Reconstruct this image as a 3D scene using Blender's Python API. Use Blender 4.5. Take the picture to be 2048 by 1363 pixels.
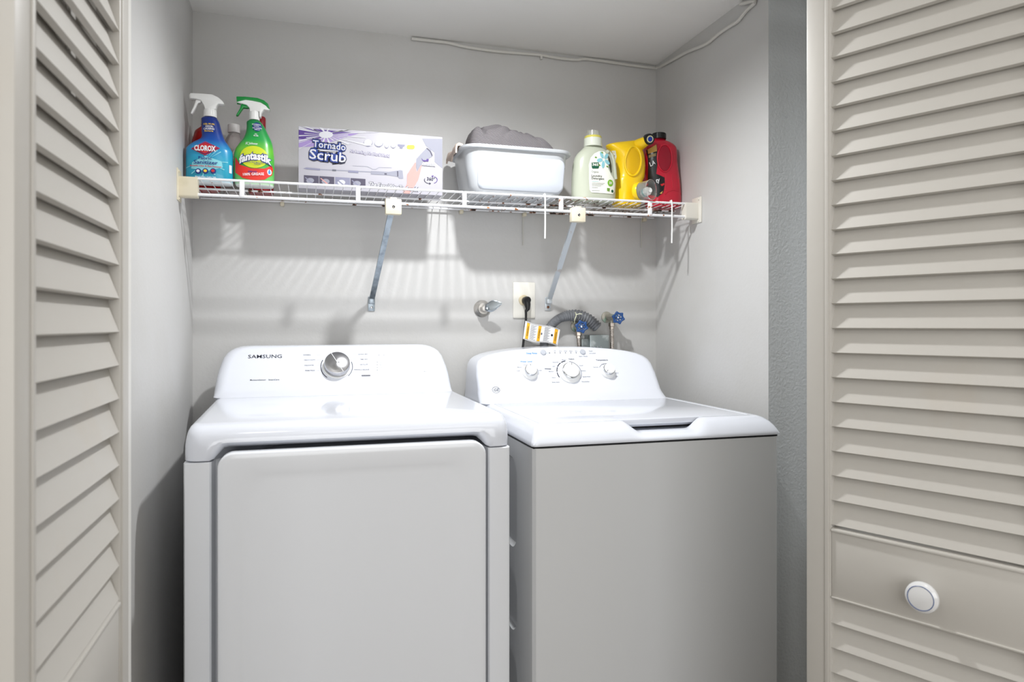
import bpy, bmesh, math, random
from mathutils import Vector, Matrix
from mathutils.geometry import tessellate_polygon
random.seed(7)
PI = math.pi
for _o in list(bpy.data.objects): bpy.data.objects.remove(_o, do_unlink=True)
C = bpy.context.scene.collection
S = bpy.context.scene

# ---------------------------------------------------------------- camera
CAMZ = 1.16; FPX = 1380.0; HV = 650.0
YAW = math.radians(16.4); SN, CS = math.sin(YAW), math.cos(YAW)
cam_d = bpy.data.cameras.new('camera'); cam = bpy.data.objects.new('camera', cam_d); C.objects.link(cam)
cam.location = (0, 0, CAMZ); cam.rotation_euler = (PI / 2, 0, -YAW)
cam_d.sensor_width = 36; cam_d.lens = FPX / 2048 * 36
cam_d.shift_y = -(681.5 - HV) / 2048
cam_d.clip_start = 0.02
cam_d.dof.use_dof = True; cam_d.dof.focus_distance = 2.05; cam_d.dof.aperture_fstop = 6.3
S.camera = cam
# ---------------------------------------------------------------- colour management
S.view_settings.view_transform = 'Standard'; S.view_settings.look = 'None'
S.view_settings.gamma = 1.0; S.view_settings.use_curve_mapping = False
S.view_settings.exposure = 0.4
# ---------------------------------------------------------------- world and lamps
w = bpy.data.worlds.new('world'); S.world = w; w.use_nodes = True
w.node_tree.nodes['Background'].inputs[0].default_value = (0.93, 0.95, 1.0, 1)
w.node_tree.nodes['Background'].inputs[1].default_value = 0.30
def lamp(name, kind, loc, energy, color=(1, 1, 1), rot=(0, 0, 0), **kw):
    l = bpy.data.lights.new(name, kind); l.energy = energy; l.color = color
    for k, v in kw.items(): setattr(l, k, v)
    o = bpy.data.objects.new(name, l); C.objects.link(o); o.location = loc; o.rotation_euler = rot
    return o
LX, LY, LZ = 0.46, 1.585, 2.10
lamp('closet_downlight', 'SPOT', (LX, LY, LZ), 45, (0.97, 0.985, 1.0), spot_size=math.radians(164), spot_blend=0.85, shadow_soft_size=0.03)
lamp('hall_lamp', 'AREA', (-0.25, 0.15, 2.38), 1.5, (1.0, 0.985, 0.95), shape='DISK', size=0.35)
lamp('hall_ceiling_fill', 'AREA', (0.7, -0.9, 2.38), 6, (1.0, 0.99, 0.98), shape='RECTANGLE', size=1.4, size_y=1.0)  # soft overhead fill added for general brightness, not a known fixture

lamp('hall_front_fill', 'AREA', (0.15, -2.15, 1.35), 38, (0.97, 0.985, 1.0), rot=(PI / 2, 0, 0), shape='RECTANGLE', size=2.6, size_y=1.5)  # fill area added behind the camera to brighten the machine fronts
# ---------------------------------------------------------------- picture geometry helpers (a pixel's ray met with a real plane)
def ray(u, v):
    a = (u - 1024) / FPX; b = (HV - v) / FPX
    return Vector((SN + a * CS, CS - a * SN, b))
CAM = Vector((0, 0, CAMZ))
def hit(u, v, p, n):
    d = ray(u, v); n = Vector(n)
    return CAM + d * ((Vector(p) - CAM).dot(n) / d.dot(n))
def atY(u, v, Y): return hit(u, v, (0, Y, 0), (0, 1, 0))
def atX(u, v, X): return hit(u, v, (X, 0, 0), (1, 0, 0))
def atZ(u, v, Z): return hit(u, v, (0, 0, Z), (0, 0, 1))
def crop(ox, oy, s): return lambda x, y: (ox + x / s, oy + y / s)
c1 = crop(340, 150, 4.5433); c2 = crop(580, 230, 6.4); c3 = crop(880, 230, 5.047); c4 = crop(1130, 230, 5.047)
c5 = crop(920, 540, 5.12); c6 = crop(420, 670, 3.938); c7 = crop(910, 670, 4.096)

# ---------------------------------------------------------------- materials
def lin(c):
    return tuple(((x / 255) / 12.92 if x / 255 <= 0.04045 else ((x / 255 + 0.055) / 1.055) ** 2.4) for x in c)
MC = {}
def mat(name, col, rough=0.5, metal=0.0, trans=0.0, ior=1.45, coat=0.0, sss=0.0, alpha=1.0, bump=None, spec=0.5, aniso=0.0, emit=None):
    if name in MC: return MC[name]
    m = bpy.data.materials.new(name); m.use_nodes = True; nt = m.node_tree; b = nt.nodes['Principled BSDF']
    c = lin(col)
    b.inputs['Base Color'].default_value = (*c, 1); b.inputs['Roughness'].default_value = rough
    b.inputs['Metallic'].default_value = metal; b.inputs['Transmission Weight'].default_value = trans
    b.inputs['IOR'].default_value = ior; b.inputs['Coat Weight'].default_value = coat
    b.inputs['Specular IOR Level'].default_value = spec
    b.inputs['Alpha'].default_value = alpha
    if aniso: b.inputs['Anisotropic'].default_value = aniso
    if sss:
        b.inputs['Subsurface Weight'].default_value = sss; b.inputs['Subsurface Scale'].default_value = 0.02
    if bump:
        sc, st, dist = bump
        tc = nt.nodes.new('ShaderNodeTexCoord'); no = nt.nodes.new('ShaderNodeTexNoise'); bp = nt.nodes.new('ShaderNodeBump')
        no.inputs['Scale'].default_value = sc; no.inputs['Detail'].default_value = 4
        bp.inputs['Strength'].default_value = st; bp.inputs['Distance'].default_value = dist
        nt.links.new(tc.outputs['Object'], no.inputs['Vector']); nt.links.new(no.outputs['Fac'], bp.inputs['Height'])
        nt.links.new(bp.outputs['Normal'], b.inputs['Normal'])
    MC[name] = m
    return m
def noisy(m, c2, scale, lo, hi, detail=6, vec_scale=None, sharp=True):
    """mix a second colour (dirt, rust, wear of its own shape) in with noise between lo and hi"""
    nt = m.node_tree; b = nt.nodes['Principled BSDF']
    tc = nt.nodes.new('ShaderNodeTexCoord'); no = nt.nodes.new('ShaderNodeTexNoise'); cr = nt.nodes.new('ShaderNodeValToRGB'); mx = nt.nodes.new('ShaderNodeMix')
    mx.data_type = 'RGBA'; no.inputs['Scale'].default_value = scale; no.inputs['Detail'].default_value = detail
    cr.color_ramp.elements[0].position = lo; cr.color_ramp.elements[1].position = hi
    src = tc.outputs['Object']
    if vec_scale:
        mp = nt.nodes.new('ShaderNodeMapping'); mp.inputs['Scale'].default_value = vec_scale
        nt.links.new(src, mp.inputs['Vector']); src = mp.outputs['Vector']
    nt.links.new(src, no.inputs['Vector']); nt.links.new(no.outputs['Fac'], cr.inputs['Fac']); nt.links.new(cr.outputs['Color'], mx.inputs['Factor'])
    old = b.inputs['Base Color']
    if old.is_linked: nt.links.new(old.links[0].from_socket, mx.inputs['A'])
    else: mx.inputs['A'].default_value = old.default_value
    mx.inputs['B'].default_value = (*lin(c2), 1)
    nt.links.new(mx.outputs['Result'], b.inputs['Base Color'])
    return m
def zgrad(name, stops, z0, z1, rough=0.3, coat=0.3):
    """printed sleeve whose ink runs through several colours from z0 up to z1 (object coordinates)"""
    m = mat(name, (255, 255, 255), rough, coat=coat); nt = m.node_tree; b = nt.nodes['Principled BSDF']
    tc = nt.nodes.new('ShaderNodeTexCoord'); sx = nt.nodes.new('ShaderNodeSeparateXYZ'); mr = nt.nodes.new('ShaderNodeMapRange'); cr = nt.nodes.new('ShaderNodeValToRGB')
    mr.inputs['From Min'].default_value = z0; mr.inputs['From Max'].default_value = z1
    nt.links.new(tc.outputs['Object'], sx.inputs[0]); nt.links.new(sx.outputs['Z'], mr.inputs['Value']); nt.links.new(mr.outputs['Result'], cr.inputs['Fac'])
    e = cr.color_ramp.elements
    while len(e) < len(stops): e.new(0.5)
    for i, (p, c) in enumerate(stops): e[i].position = p; e[i].color = (*lin(c), 1)
    nt.links.new(cr.outputs['Color'], b.inputs['Base Color'])
    return m

wall_m = noisy(mat('wall_paint', (200, 199, 197), 0.55, bump=(90, 0.12, 0.004)), (192, 190, 185), 3, 0.5, 0.9)
rough_wall_m = mat('rough_wall_paint', (214, 217, 218), 0.5, bump=(120, 0.55, 0.004))
ceil_m = mat('ceiling_paint', (240, 239, 236), 0.6, bump=(60, 0.08, 0.003))
floor_m = noisy(mat('floor_vinyl', (120, 110, 98), 0.5), (96, 86, 76), 8, 0.4, 0.7)
hall_m = mat('hall_paint', (200, 196, 188), 0.6)
door_m = noisy(mat('door_paint', (197, 193, 186), 0.45, bump=(45, 0.10, 0.002)), (196, 186, 172), 5, 0.62, 0.85, vec_scale=(1, 1, 0.5))
trim_m = mat('trim_paint', (228, 226, 221), 0.4, bump=(50, 0.1, 0.002))
app_m = mat('appliance_plastic', (227, 230, 238), 0.14, coat=0.3)
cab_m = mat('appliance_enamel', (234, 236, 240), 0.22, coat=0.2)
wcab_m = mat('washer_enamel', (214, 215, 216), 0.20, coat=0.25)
dark_m = mat('dark_gap', (26, 26, 28), 0.7)
chrome_m = mat('chrome', (205, 207, 210), 0.12, metal=1)
steel_m = mat('brushed_steel', (190, 190, 192), 0.28, metal=1, aniso=0.8)
galv_m = noisy(mat('galvanised_steel', (168, 178, 186), 0.38, metal=0.85), (120, 130, 138), 40, 0.4, 0.7)
white_m = mat('white_plastic', (240, 240, 238), 0.3)
cream_m = noisy(mat('cream_plastic', (220, 211, 188), 0.4), (200, 190, 160), 12, 0.6, 0.8)
black_m = mat('black_plastic', (22, 22, 24), 0.35)
ink_m = mat('dark_ink', (30, 32, 48), 0.5)
gink_m = mat('grey_ink', (96, 98, 108), 0.5)
lblue_m = mat('light_blue_ink', (60, 150, 215), 0.5)
wink_m = mat('white_ink', (236, 236, 240), 0.45)

# ---------------------------------------------------------------- mesh builder
class B:
    def __init__(s): s.v = []; s.f = []; s.m = []
    def add(s, vs, fs, mi=0):
        o = len(s.v); s.v += [Vector(p) for p in vs]
        for f in fs: s.f.append(tuple(o + i for i in f)); s.m.append(mi)
    def bm(s, bm, mi=0):
        bm.verts.index_update(); s.add([v.co.copy() for v in bm.verts], [[v.index for v in f.verts] for f in bm.faces], mi); bm.free()
    def box(s, a, b, r=0.0, mi=0, seg=2):
        bm = bmesh.new(); bmesh.ops.create_cube(bm, size=1)
        for v in bm.verts:
            v.co = Vector([(a[i] + b[i]) / 2 + v.co[i] * (b[i] - a[i]) for i in range(3)])
        if r > 0: bmesh.ops.bevel(bm, geom=bm.edges[:], offset=r, segments=seg, profile=0.5, affect='EDGES')
        s.bm(bm, mi)
    def loft(s, rings, mi=0, cap0=True, cap1=True, closed=True):
        n = len(rings[0]); vs = [p for r in rings for p in r]; fs = []
        for k in range(len(rings) - 1):
            for i in range(n if closed else n - 1):
                j = (i + 1) % n; fs.append((k * n + i, k * n + j, (k + 1) * n + j, (k + 1) * n + i))
        if cap0: fs.append(tuple(reversed(range(n))))
        if cap1: fs.append(tuple((len(rings) - 1) * n + i for i in range(n)))
        s.add(vs, fs, mi)
    def lathe(s, prof, o=(0, 0, 0), ax=(0, 0, 1), n=40, mi=0, xref=None, cap=True, warp=None):
        ax = Vector(ax).normalized(); x = Vector(xref) if xref else ax.orthogonal(); x = (x - ax * x.dot(ax)).normalized(); y = ax.cross(x); o = Vector(o)
        rings = []
        for r, h in prof:
            ring = []
            for i in range(n):
                t = 2 * PI * i / n; rr = r * (warp(t, h) if warp else 1)
                ring.append(o + ax * h + x * (max(rr, 1e-5) * math.cos(t)) + y * (max(rr, 1e-5) * math.sin(t)))
            rings.append(ring)
        s.loft(rings, mi, cap, cap)
    def tube(s, pts, r, n=12, mi=0, caps=True):
        pts = [Vector(p) for p in pts]; rs = r if isinstance(r, (list, tuple)) else [r] * len(pts)
        t = (pts[1] - pts[0]).normalized(); x = t.orthogonal().normalized(); rings = []
        for i, p in enumerate(pts):
            if i == 0: t = (pts[1] - pts[0])
            elif i == len(pts) - 1: t = pts[-1] - pts[-2]
            else: t = pts[i + 1] - pts[i - 1]
            t.normalize(); x = (x - t * x.dot(t)).normalized(); y = t.cross(x)
            rings.append([p + (x * math.cos(2 * PI * k / n) + y * math.sin(2 * PI * k / n)) * rs[i] for k in range(n)])
        s.loft(rings, mi, caps, caps)
    def prism(s, poly, f0, depth, bevel=0.0, mi=0, seg=2):
        """outline poly [(a,b)] -> f0(a,b) point; extruded by vector depth"""
        bm = bmesh.new(); vs = [bm.verts.new(f0(*p)) for p in poly]; f = bm.faces.new(vs)
        r = bmesh.ops.extrude_face_region(bm, geom=[f]); nv = [g for g in r['geom'] if isinstance(g, bmesh.types.BMVert)]
        bmesh.ops.translate(bm, verts=nv, vec=Vector(depth))
        bmesh.ops.recalc_face_normals(bm, faces=bm.faces[:])
        if bevel: bmesh.ops.bevel(bm, geom=bm.edges[:], offset=bevel, segments=seg, profile=0.5, affect='EDGES', clamp_overlap=True)
        s.bm(bm, mi)
    def flat(s, polys, fn, mi=0, grid=None):
        """flat outline (with holes) tessellated, cut by a grid and laid on a surface by fn(x,y)"""
        tri = tessellate_polygon([[Vector((x, y, 0)) for x, y in p] for p in polys])
        pts = [Vector((x, y, 0)) for p in polys for x, y in p]
        bm = bmesh.new(); vs = [bm.verts.new(p) for p in pts]
        for t in tri:
            try: bm.faces.new([vs[i] for i in t])
            except ValueError: pass
        s._lay(bm, fn, mi, grid)
    def _lay(s, bm, fn, mi, grid):
        if grid and len(bm.verts):
            xs = [v.co.x for v in bm.verts]; ys = [v.co.y for v in bm.verts]
            for ax, lo, hi in ((0, min(xs), max(xs)), (1, min(ys), max(ys))):
                g = lo + grid
                while g < hi:
                    no = (1, 0, 0) if ax == 0 else (0, 1, 0); co = (g, 0, 0) if ax == 0 else (0, g, 0)
                    bmesh.ops.bisect_plane(bm, geom=bm.verts[:] + bm.edges[:] + bm.faces[:], plane_co=co, plane_no=no); g += grid
        for v in bm.verts: v.co = Vector(fn(v.co.x, v.co.y))
        s.bm(bm, mi)
    def text(s, body, fn, x, y, h, bold=0.0, mi=0, align='CENTER', grid=None, shear=0.0, rot=0.0, sx=1.0, width=None):
        """lettering whose capitals are h tall with baseline centre x,y"""
        cu = bpy.data.curves.new('t', 'FONT'); cu.body = body; cu.size = h / 0.70; cu.offset = bold * h; cu.align_x = align
        cu.resolution_u = 2; cu.shear = shear
        o = bpy.data.objects.new('t', cu); me = bpy.data.meshes.new_from_object(o)
        bm = bmesh.new(); bm.from_mesh(me); bpy.data.objects.remove(o); bpy.data.curves.remove(cu); bpy.data.meshes.remove(me)
        if width and len(bm.verts):
            xs = [v.co.x for v in bm.verts]; sx = width / (max(xs) - min(xs))
        c, d = math.cos(rot), math.sin(rot)
        for v in bm.verts:
            a, b = v.co.x * sx, v.co.y; v.co = Vector((x + a * c - b * d, y + a * d + b * c, 0))
        s._lay(bm, fn, mi, grid)
    def build(s, name, mats, parent=None, sharp=35, local=False, matrix=None):
        me = bpy.data.meshes.new(name)
        off = Vector((0, 0, 0))
        p = parent
        while p is not None and not local: off += p.location; p = p.parent
        me.from_pydata([v - off for v in s.v], [], s.f)
        if not isinstance(mats, (list, tuple)): mats = [mats]
        for m in mats: me.materials.append(m)
        for i, q in enumerate(me.polygons): q.material_index = s.m[i]; q.use_smooth = True
        me.validate()
        bm = bmesh.new(); bm.from_mesh(me); bmesh.ops.remove_doubles(bm, verts=bm.verts[:], dist=1e-6); bmesh.ops.recalc_face_normals(bm, faces=bm.faces[:]); bm.to_mesh(me); bm.free()
        me.set_sharp_from_angle(angle=math.radians(sharp))
        o = bpy.data.objects.new(name, me); C.objects.link(o)
        if parent is not None: o.parent = parent
        if matrix is not None: o.matrix_local = matrix
        return o
def thing(name, label, cat, loc, rotz=0, group=None):
    o = bpy.data.objects.new(name, None); C.objects.link(o); o.empty_display_size = 0.05
    o.location = loc; o.rotation_euler = (0, 0, rotz); o['label'] = label; o['category'] = cat
    if group: o['group'] = group
    return o
def tag(o, label, cat, group=None):
    o['label'] = label; o['category'] = cat
    if group: o['group'] = group
    return o
def struct(o, label=None):
    o['kind'] = 'structure'
    if label: o['label'] = label
    return o
def planar(o, ex, ey):
    o, ex, ey = Vector(o), Vector(ex), Vector(ey)
    return lambda a, b: o + ex * a + ey * b
def catmull(keys, per=5):
    out = []; n = len(keys)
    for i in range(n - 1):
        p0, p1, p2, p3 = keys[max(i - 1, 0)], keys[i], keys[i + 1], keys[min(i + 2, n - 1)]
        for k in range(per):
            t = k / per
            out.append(tuple(0.5 * (2 * b + (c - a) * t + (2 * a - 5 * b + 4 * c - d) * t * t + (-a + 3 * b - 3 * c + d) * t ** 3) for a, b, c, d in zip(p0, p1, p2, p3)))
    out.append(tuple(keys[-1])); return out
def rrect(x0, x1, y0, y1, r, n=6):
    pts = []
    for cx, cy, a0 in ((x1 - r, y0 + r, -90), (x1 - r, y1 - r, 0), (x0 + r, y1 - r, 90), (x0 + r, y0 + r, 180)):
        for k in range(n + 1):
            a = math.radians(a0 + 90 * k / n); pts.append((cx + r * math.cos(a), cy + r * math.sin(a)))
    return pts
def smooth(t): t = max(0, min(1, t)); return t * t * (3 - 2 * t)
def interp(tab, z):
    if z <= tab[0][0]: return tab[0][1]
    for (a, b), (c, d) in zip(tab, tab[1:]):
        if z <= c: return b + (d - b) * (z - a) / (c - a)
    return tab[-1][1]

# ================================================================ the setting
D = 2.34; CEIL = 2.137
XL_B, XL_F = -0.347, -0.318          # the left wall leans a little: back corner, front edge
XR = 1.254; YSTEP = 1.677; XR2 = 1.42; YO = 1.17
def slab(name, pts, mats=wall_m, label=None, z0=0, z1=CEIL):
    b = B(); n = len(pts)
    b.add([(x, y, z0) for x, y in pts] + [(x, y, z1) for x, y in pts], [tuple(reversed(range(n))), tuple(range(n, 2 * n))] + [(i, (i + 1) % n, n + (i + 1) % n, n + i) for i in range(n)])
    return struct(b.build(name, mats), label)
slab('wall_back', [(XL_B - 0.1, D), (XR + 0.25, D), (XR + 0.25, D + 0.1), (XL_B - 0.1, D + 0.1)])
slab('wall_left', [(XL_B, D), (XL_B - 0.1, D), (-0.42, YO), (XL_F, YO)])
slab('wall_right', [(XR, YSTEP), (XR, D), (XR + 0.25, D), (XR + 0.25, YSTEP)], [wall_m, rough_wall_m])
wr = bpy.data.objects['wall_right']
for p in wr.data.polygons:
    if abs(p.normal.y) > 0.9 and p.center.y < YSTEP + 0.01: p.material_index = 1
slab('wall_side', [(XR2, YO), (XR2, YSTEP), (XR2 + 0.1, YSTEP), (XR2 + 0.1, YO)], rough_wall_m)
slab('ceiling', [(-0.45, 1.1), (1.55, 1.1), (1.55, D + 0.1), (-0.45, D + 0.1)], ceil_m, z0=CEIL, z1=CEIL + 0.08)
slab('floor', [(-1.6, -2.2), (2.3, -2.2), (2.3, D + 0.1), (-1.6, D + 0.1)], floor_m, z0=-0.06, z1=0)
# front wall around the opening, hall shell
slab('wall_front_left', [(-1.5, 1.07), (-0.335, 1.07), (-0.335, YO), (-1.5, YO)], hall_m, z1=2.42)
slab('wall_front_right', [(1.36, 1.07), (2.2, 1.07), (2.2, YO), (1.36, YO)], hall_m, z1=2.42)
slab('wall_header', [(-0.335, 1.07), (1.36, 1.07), (1.36, 1.099), (-0.335, 1.099)], hall_m, z0=2.06, z1=2.42)
slab('wall_hall_left', [(-1.6, -2.2), (-1.5, -2.2), (-1.5, YO), (-1.6, YO)], hall_m, z1=2.42)
slab('wall_hall_right', [(2.2, -2.2), (2.3, -2.2), (2.3, YO), (2.2, YO)], hall_m, z1=2.42)
slab('ceiling_hall', [(-1.6, -2.2), (2.3, -2.2), (2.3, YO), (-1.6, YO)], ceil_m, z0=2.42, z1=2.5)
slab('wall_hall_back', [(-1.6, -2.3), (2.3, -2.3), (2.3, -2.2), (-1.6, -2.2)], hall_m, z1=2.42)
slab('trim_1', [(-0.335, 1.12), (-0.259, 1.12), (-0.259, 1.168), (-0.335, 1.168)], trim_m, z1=2.06)

# ---------------------------------------------------------------- louvered folding doors
def door_panel(name, loc, rotz, W=0.396, rise=0.052, stile=0.0465, zph=0.0, knob=True, dz=0.0, DH=2.03, T=0.03):
    r = bpy.data.objects.new(name, None); C.objects.link(r); r.location = loc; r.rotation_euler = (0, 0, rotz); r['kind'] = 'structure'
    for x0 in (0, W - stile):
        b = B(); b.box((x0, 0, 0.012), (x0 + stile, T, DH), 0.003)
        # quirk moulding along the slats
        xi = x0 + stile if x0 == 0 else x0
        sg = 1 if x0 == 0 else -1
        b.box((min(xi - sg * 0.011, xi - sg * 0.004), -0.0022, 0.1), (max(xi - sg * 0.011, xi - sg * 0.004), 0.004, DH - 0.09), 0.001)
        b.build('stile', door_m, r, local=True)
    zr0, zr1 = CAMZ - 0.503, CAMZ - 0.372
    for z0, z1 in ((0.012, 0.15), (zr0, zr1), (DH - 0.09, DH)):
        b = B(); b.box((stile, 0.0015, z0), (W - stile, T - 0.001, z1), 0.0015)
        if z0 == zr0:
            b.box((stile, -0.0012, z1 - 0.007), (W - stile, 0.004, z1 - 0.002), 0.0012); b.box((stile, -0.0008, z0 + 0.002), (W - stile, 0.004, z0 + 0.005), 0.0008)
        b.build('rail', door_m, r, local=True)
    b = B(); p = 0.0452; t = 0.0075
    k = -40
    while k < 60:
        z = CAMZ - 0.0088 + zph + p * k; k += 1
        if z < 0.155 or z + rise > DH - 0.085 or (z + rise > zr0 and z < zr1 - 0.004): 
            if not (z < zr0 - 0.01 and z > 0.155 and z + rise > zr0): continue
        rr = rise
        y0, y1 = 0.0015, 0.0175
        d = Vector((0, y1 - y0, rr)).normalized(); nn = Vector((0, d.z, -d.y)) * t
        x0, x1 = stile - 0.001, W - stile + 0.001
        prof = [Vector((0, y0, z)), Vector((0, y1, z + rr)), Vector((0, y1, z + rr)) + nn, Vector((0, y0, z)) + nn]
        b.loft([[q + Vector((x0, 0, 0)) for q in prof], [q + Vector((x1, 0, 0)) for q in prof]])
    b.build('louvers', door_m, r, local=True)
    if knob:
        kz = CAMZ - 0.4475; o = Vector((W / 2 + 0.007, 0, kz))
        b = B(); b.lathe([(0.0105, 0), (0.0095, 0.010), (0.012, 0.013), (0.0238, 0.018), (0.0256, 0.023), (0.0247, 0.027), (0.0205, 0.0305), (0.017, 0.0315), (0.0, 0.032)], o, (0, -1, 0), 48)
        kn = b.build('knob', mat('porcelain', (232, 232, 232), 0.12, coat=0.5), r, local=True); kn['label'] = 'round white porcelain knob with a thin blue ring'
        b = B(); b.tube([o + Vector((0.0196 * math.cos(2 * PI * i / 48), -0.0309, 0.0196 * math.sin(2 * PI * i / 48))) for i in range(49)], 0.0007, 6)
        b.build('ring', mat('blue_glaze', (84, 104, 150), 0.3), kn, local=True)
    return r
door_panel('door_1', (-0.245, 0.697, 0), math.radians(90), rise=0.050)
tdir = Vector((0.427, -0.904, 0)).normalized()
P1 = hit(1662, 650, (0.9217, 1.0526, 0), (-0.904, -0.427, 0)); dl = P1 - tdir * 0.0465
door_panel('door_2', (dl.x, dl.y, 0), math.atan2(tdir.y, tdir.x), rise=0.0475, zph=0.004)
door_panel('door_3', (-0.31, 0.697, 0), math.radians(90), rise=0.050, knob=False)
h2 = dl + tdir * 0.40
door_panel('door_4', (h2.x + 0.045, h2.y, 0), math.atan2(1.06 - h2.y, 1.335 - h2.x - 0.045), W=0.38, rise=0.0475, knob=False)

# ================================================================ dryer (left machine)
dry = thing('dryer', 'white front loading clothes dryer with round steel dial, left of the washer', 'dryer', (0.10, 1.513, 0))
X0, X1, YF, YB = -0.243, 0.443, 1.513, 2.255
b = B()
plan = [(X0, YB), (X0, YF + 0.012), (X0 + 0.0035, YF + 0.0035), (X0 + 0.012, YF), (X0 + 0.050, YF), (X0 + 0.053, YF + 0.004), (X0 + 0.056, YF + 0.050),
        (X1 - 0.056, YF + 0.050), (X1 - 0.053, YF + 0.004), (X1 - 0.050, YF), (X1 - 0.012, YF), (X1 - 0.0035, YF + 0.0035), (X1, YF + 0.012), (X1, YB)]
b.loft([[(x, y, 0.03) for x, y in plan], [(x, y, 0.881) for x, y in plan], [(0.1 + (x - 0.1) * 0.997, y + 0.002, 0.8825) for x, y in plan]])
b.build('cabinet', cab_m, dry, sharp=25)
for x in (X0 + 0.05, X1 - 0.05):
    for y in (YF + 0.07, YB - 0.05):
        b = B(); b.lathe([(0.02, 0), (0.02, 0.012), (0.01, 0.013), (0.01, 0.031)], (x, y, 0), n=16); b.build('foot', black_m, dry)
# top cap with moulded apron
def cap_ring(off, z, topo=0.0, n=70, r=0.03, zf=None, rec=None):
    pts = []; xa, xb = X0 + off * .5, X1 - off * .5; ya, yb = YF + off, YB
    rr = max(r, 0.004)
    for k in range(n + 1):
        t = k / n; x = xa + rr + (xb - xa - 2 * rr) * t; pts.append([x, ya, 'f'])
    for k in range(1, 8):
        a = math.radians(-90 + 90 * k / 8); pts.append([xb - rr + rr * math.cos(a), ya + rr + rr * math.sin(a), 's'])
    pts.append([xb, ya + rr, 's']); pts.append([xb, yb, 's']); pts.append([xa, yb, 's']); pts.append([xa, ya + rr, 's'])
    for k in range(1, 8):
        a = math.radians(180 + 90 * k / 8); pts.append([xa + rr + rr * math.cos(a), ya + rr + rr * math.sin(a), 's'])
    out = []
    for x, y, kd in pts:
        zz = z; yy = y
        if kd == 'f':
            sm = smooth((x - (X0 + 0.050)) / 0.03) * smooth(((X1 - 0.050) - x) / 0.03)
            if zf: zz = z + zf * sm
            if rec: yy = y + rec * sm
        # the cap flares a little to the left towards the rear
        xx = x - 0.019 * smooth((yy - YF) / 0.6) * smooth((0.1 - x) / 0.3)
        out.append((xx, yy, zz))
    return out
b = B()
rings = [cap_ring(0.003, 0.8845, zf=0.0225, rec=0.030), cap_ring(0.001, 0.886, zf=0.0225, rec=0.026), cap_ring(0.0008, 0.900, zf=0.014, rec=0.012), cap_ring(0.001, 0.914, zf=0.006, rec=0.002), cap_ring(0.003, 0.925), cap_ring(0.0055, 0.934),
         cap_ring(0.010, 0.943), cap_ring(0.018, 0.951), cap_ring(0.030, 0.9555), cap_ring(0.045, 0.957, r=0.02)]
b.loft(rings)
cap = b.build('top_panel', app_m, dry, sharp=50)
# console
DCX = 0.084
def console_ring(cx, hw, yf, yb, z, r, n=10, nf=24):
    pts = []
    for k in range(nf + 1): pts.append((cx - hw + r + (2 * hw - 2 * r) * k / nf, yf))
    for k in range(1, n + 1):
        a = math.radians(-90 + 90 * k / n); pts.append((cx + hw - r + r * math.cos(a), yf + r + r * math.sin(a)))
    pts.append((cx + hw, yb)); pts.append((cx - hw, yb))
    for k in range(0, n):
        a = math.radians(180 + 90 * k / n); pts.append((cx - hw + r + r * math.cos(a), yf + r + r * math.sin(a)))
    return [(x, y, z) for x, y in pts]
D_S = 0.65   # console face run per rise
def d_face_y(z): return 2.108 + (z - 0.975) * D_S
keys = [(0.942, .341, 2.09, .05), (0.9572, .343, 2.062, .05), (0.960, .3435, 2.080, .045), (0.967, .344, 2.097, .04)]
keys += [(z, interp([(0.975, .3435), (1.01, .340), (1.04, .334), (1.065, .325), (1.078, .316)], z), d_face_y(z), .034) for z in (0.975, 0.99, 1.01, 1.03, 1.05, 1.065, 1.078)]
keys += [(1.086, .306, 2.1785, .034), (1.092, .295, 2.187, .034), (1.0965, .280, 2.198, .034), (1.0985, .262, 2.212, .034)]
b = B(); b.loft([console_ring(DCX, hw, yf, YB, z, min(r, hw)) for z, hw, yf, r in keys])
con = b.build('console', app_m, dry, sharp=50)
DN = Vector((0, -1, D_S)).normalized(); DP = Vector((0, d_face_y(1.0), 1.0)); DUP = Vector((0, D_S, 1)).normalized()
def dface(u, v): return hit(u, v, DP, DN)
def on_face(px, P, N, UP, eps=0.0006):
    """planar frame on a console face centred at a point of it"""
    o = px + N * eps; return planar(o, (1, 0, 0), UP)
def marks(parent, name, mats, items, hitf, N, UP):
    """items: (kind, u, v, ...) drawn on a face; sizes in metres"""
    b = B()
    for it in items:
        k = it[0]; o = hitf(it[1], it[2]); fn = on_face(o, None, N, UP, 0.0006)
        if k == 'T': b.text(it[3], fn, 0, -it[4] / 2, it[4], it[6] if len(it) > 6 else 0.01, it[5], sx=it[7] if len(it) > 7 else 1)
        elif k == 'R': # rectangle outline w,h
            w_, h_ = it[3] / 2, it[4] / 2; q = it[6] if len(it) > 6 else 0.0005
            b.flat([rrect(-w_, w_, -h_, h_, min(w_, h_) * 0.25, 3), rrect(-w_ + q, w_ - q, -h_ + q, h_ - q, min(w_, h_) * 0.2, 3)], fn, it[5])
        elif k == 'F': b.flat([rrect(-it[3] / 2, it[3] / 2, -it[4] / 2, it[4] / 2, min(it[3], it[4]) * 0.45, 4)], fn, it[5])
        elif k == 'A': # arc r, width, a0, a1
            r_, w_, a0, a1 = it[3], it[4], it[5], it[6]; n = 30
            P_ = [((r_) * math.cos(math.radians(a0 + (a1 - a0) * i / n)), (r_) * math.sin(math.radians(a0 + (a1 - a0) * i / n))) for i in range(n + 1)]
            Q_ = [((r_ - w_) * math.cos(math.radians(a0 + (a1 - a0) * i / n)), (r_ - w_) * math.sin(math.radians(a0 + (a1 - a0) * i / n))) for i in range(n + 1)]
            b.flat([P_ + Q_[::-1]], fn, it[7])
    return b.build(name, mats, parent)
def m6(x, y): return c6(x, y)
it = []
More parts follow.
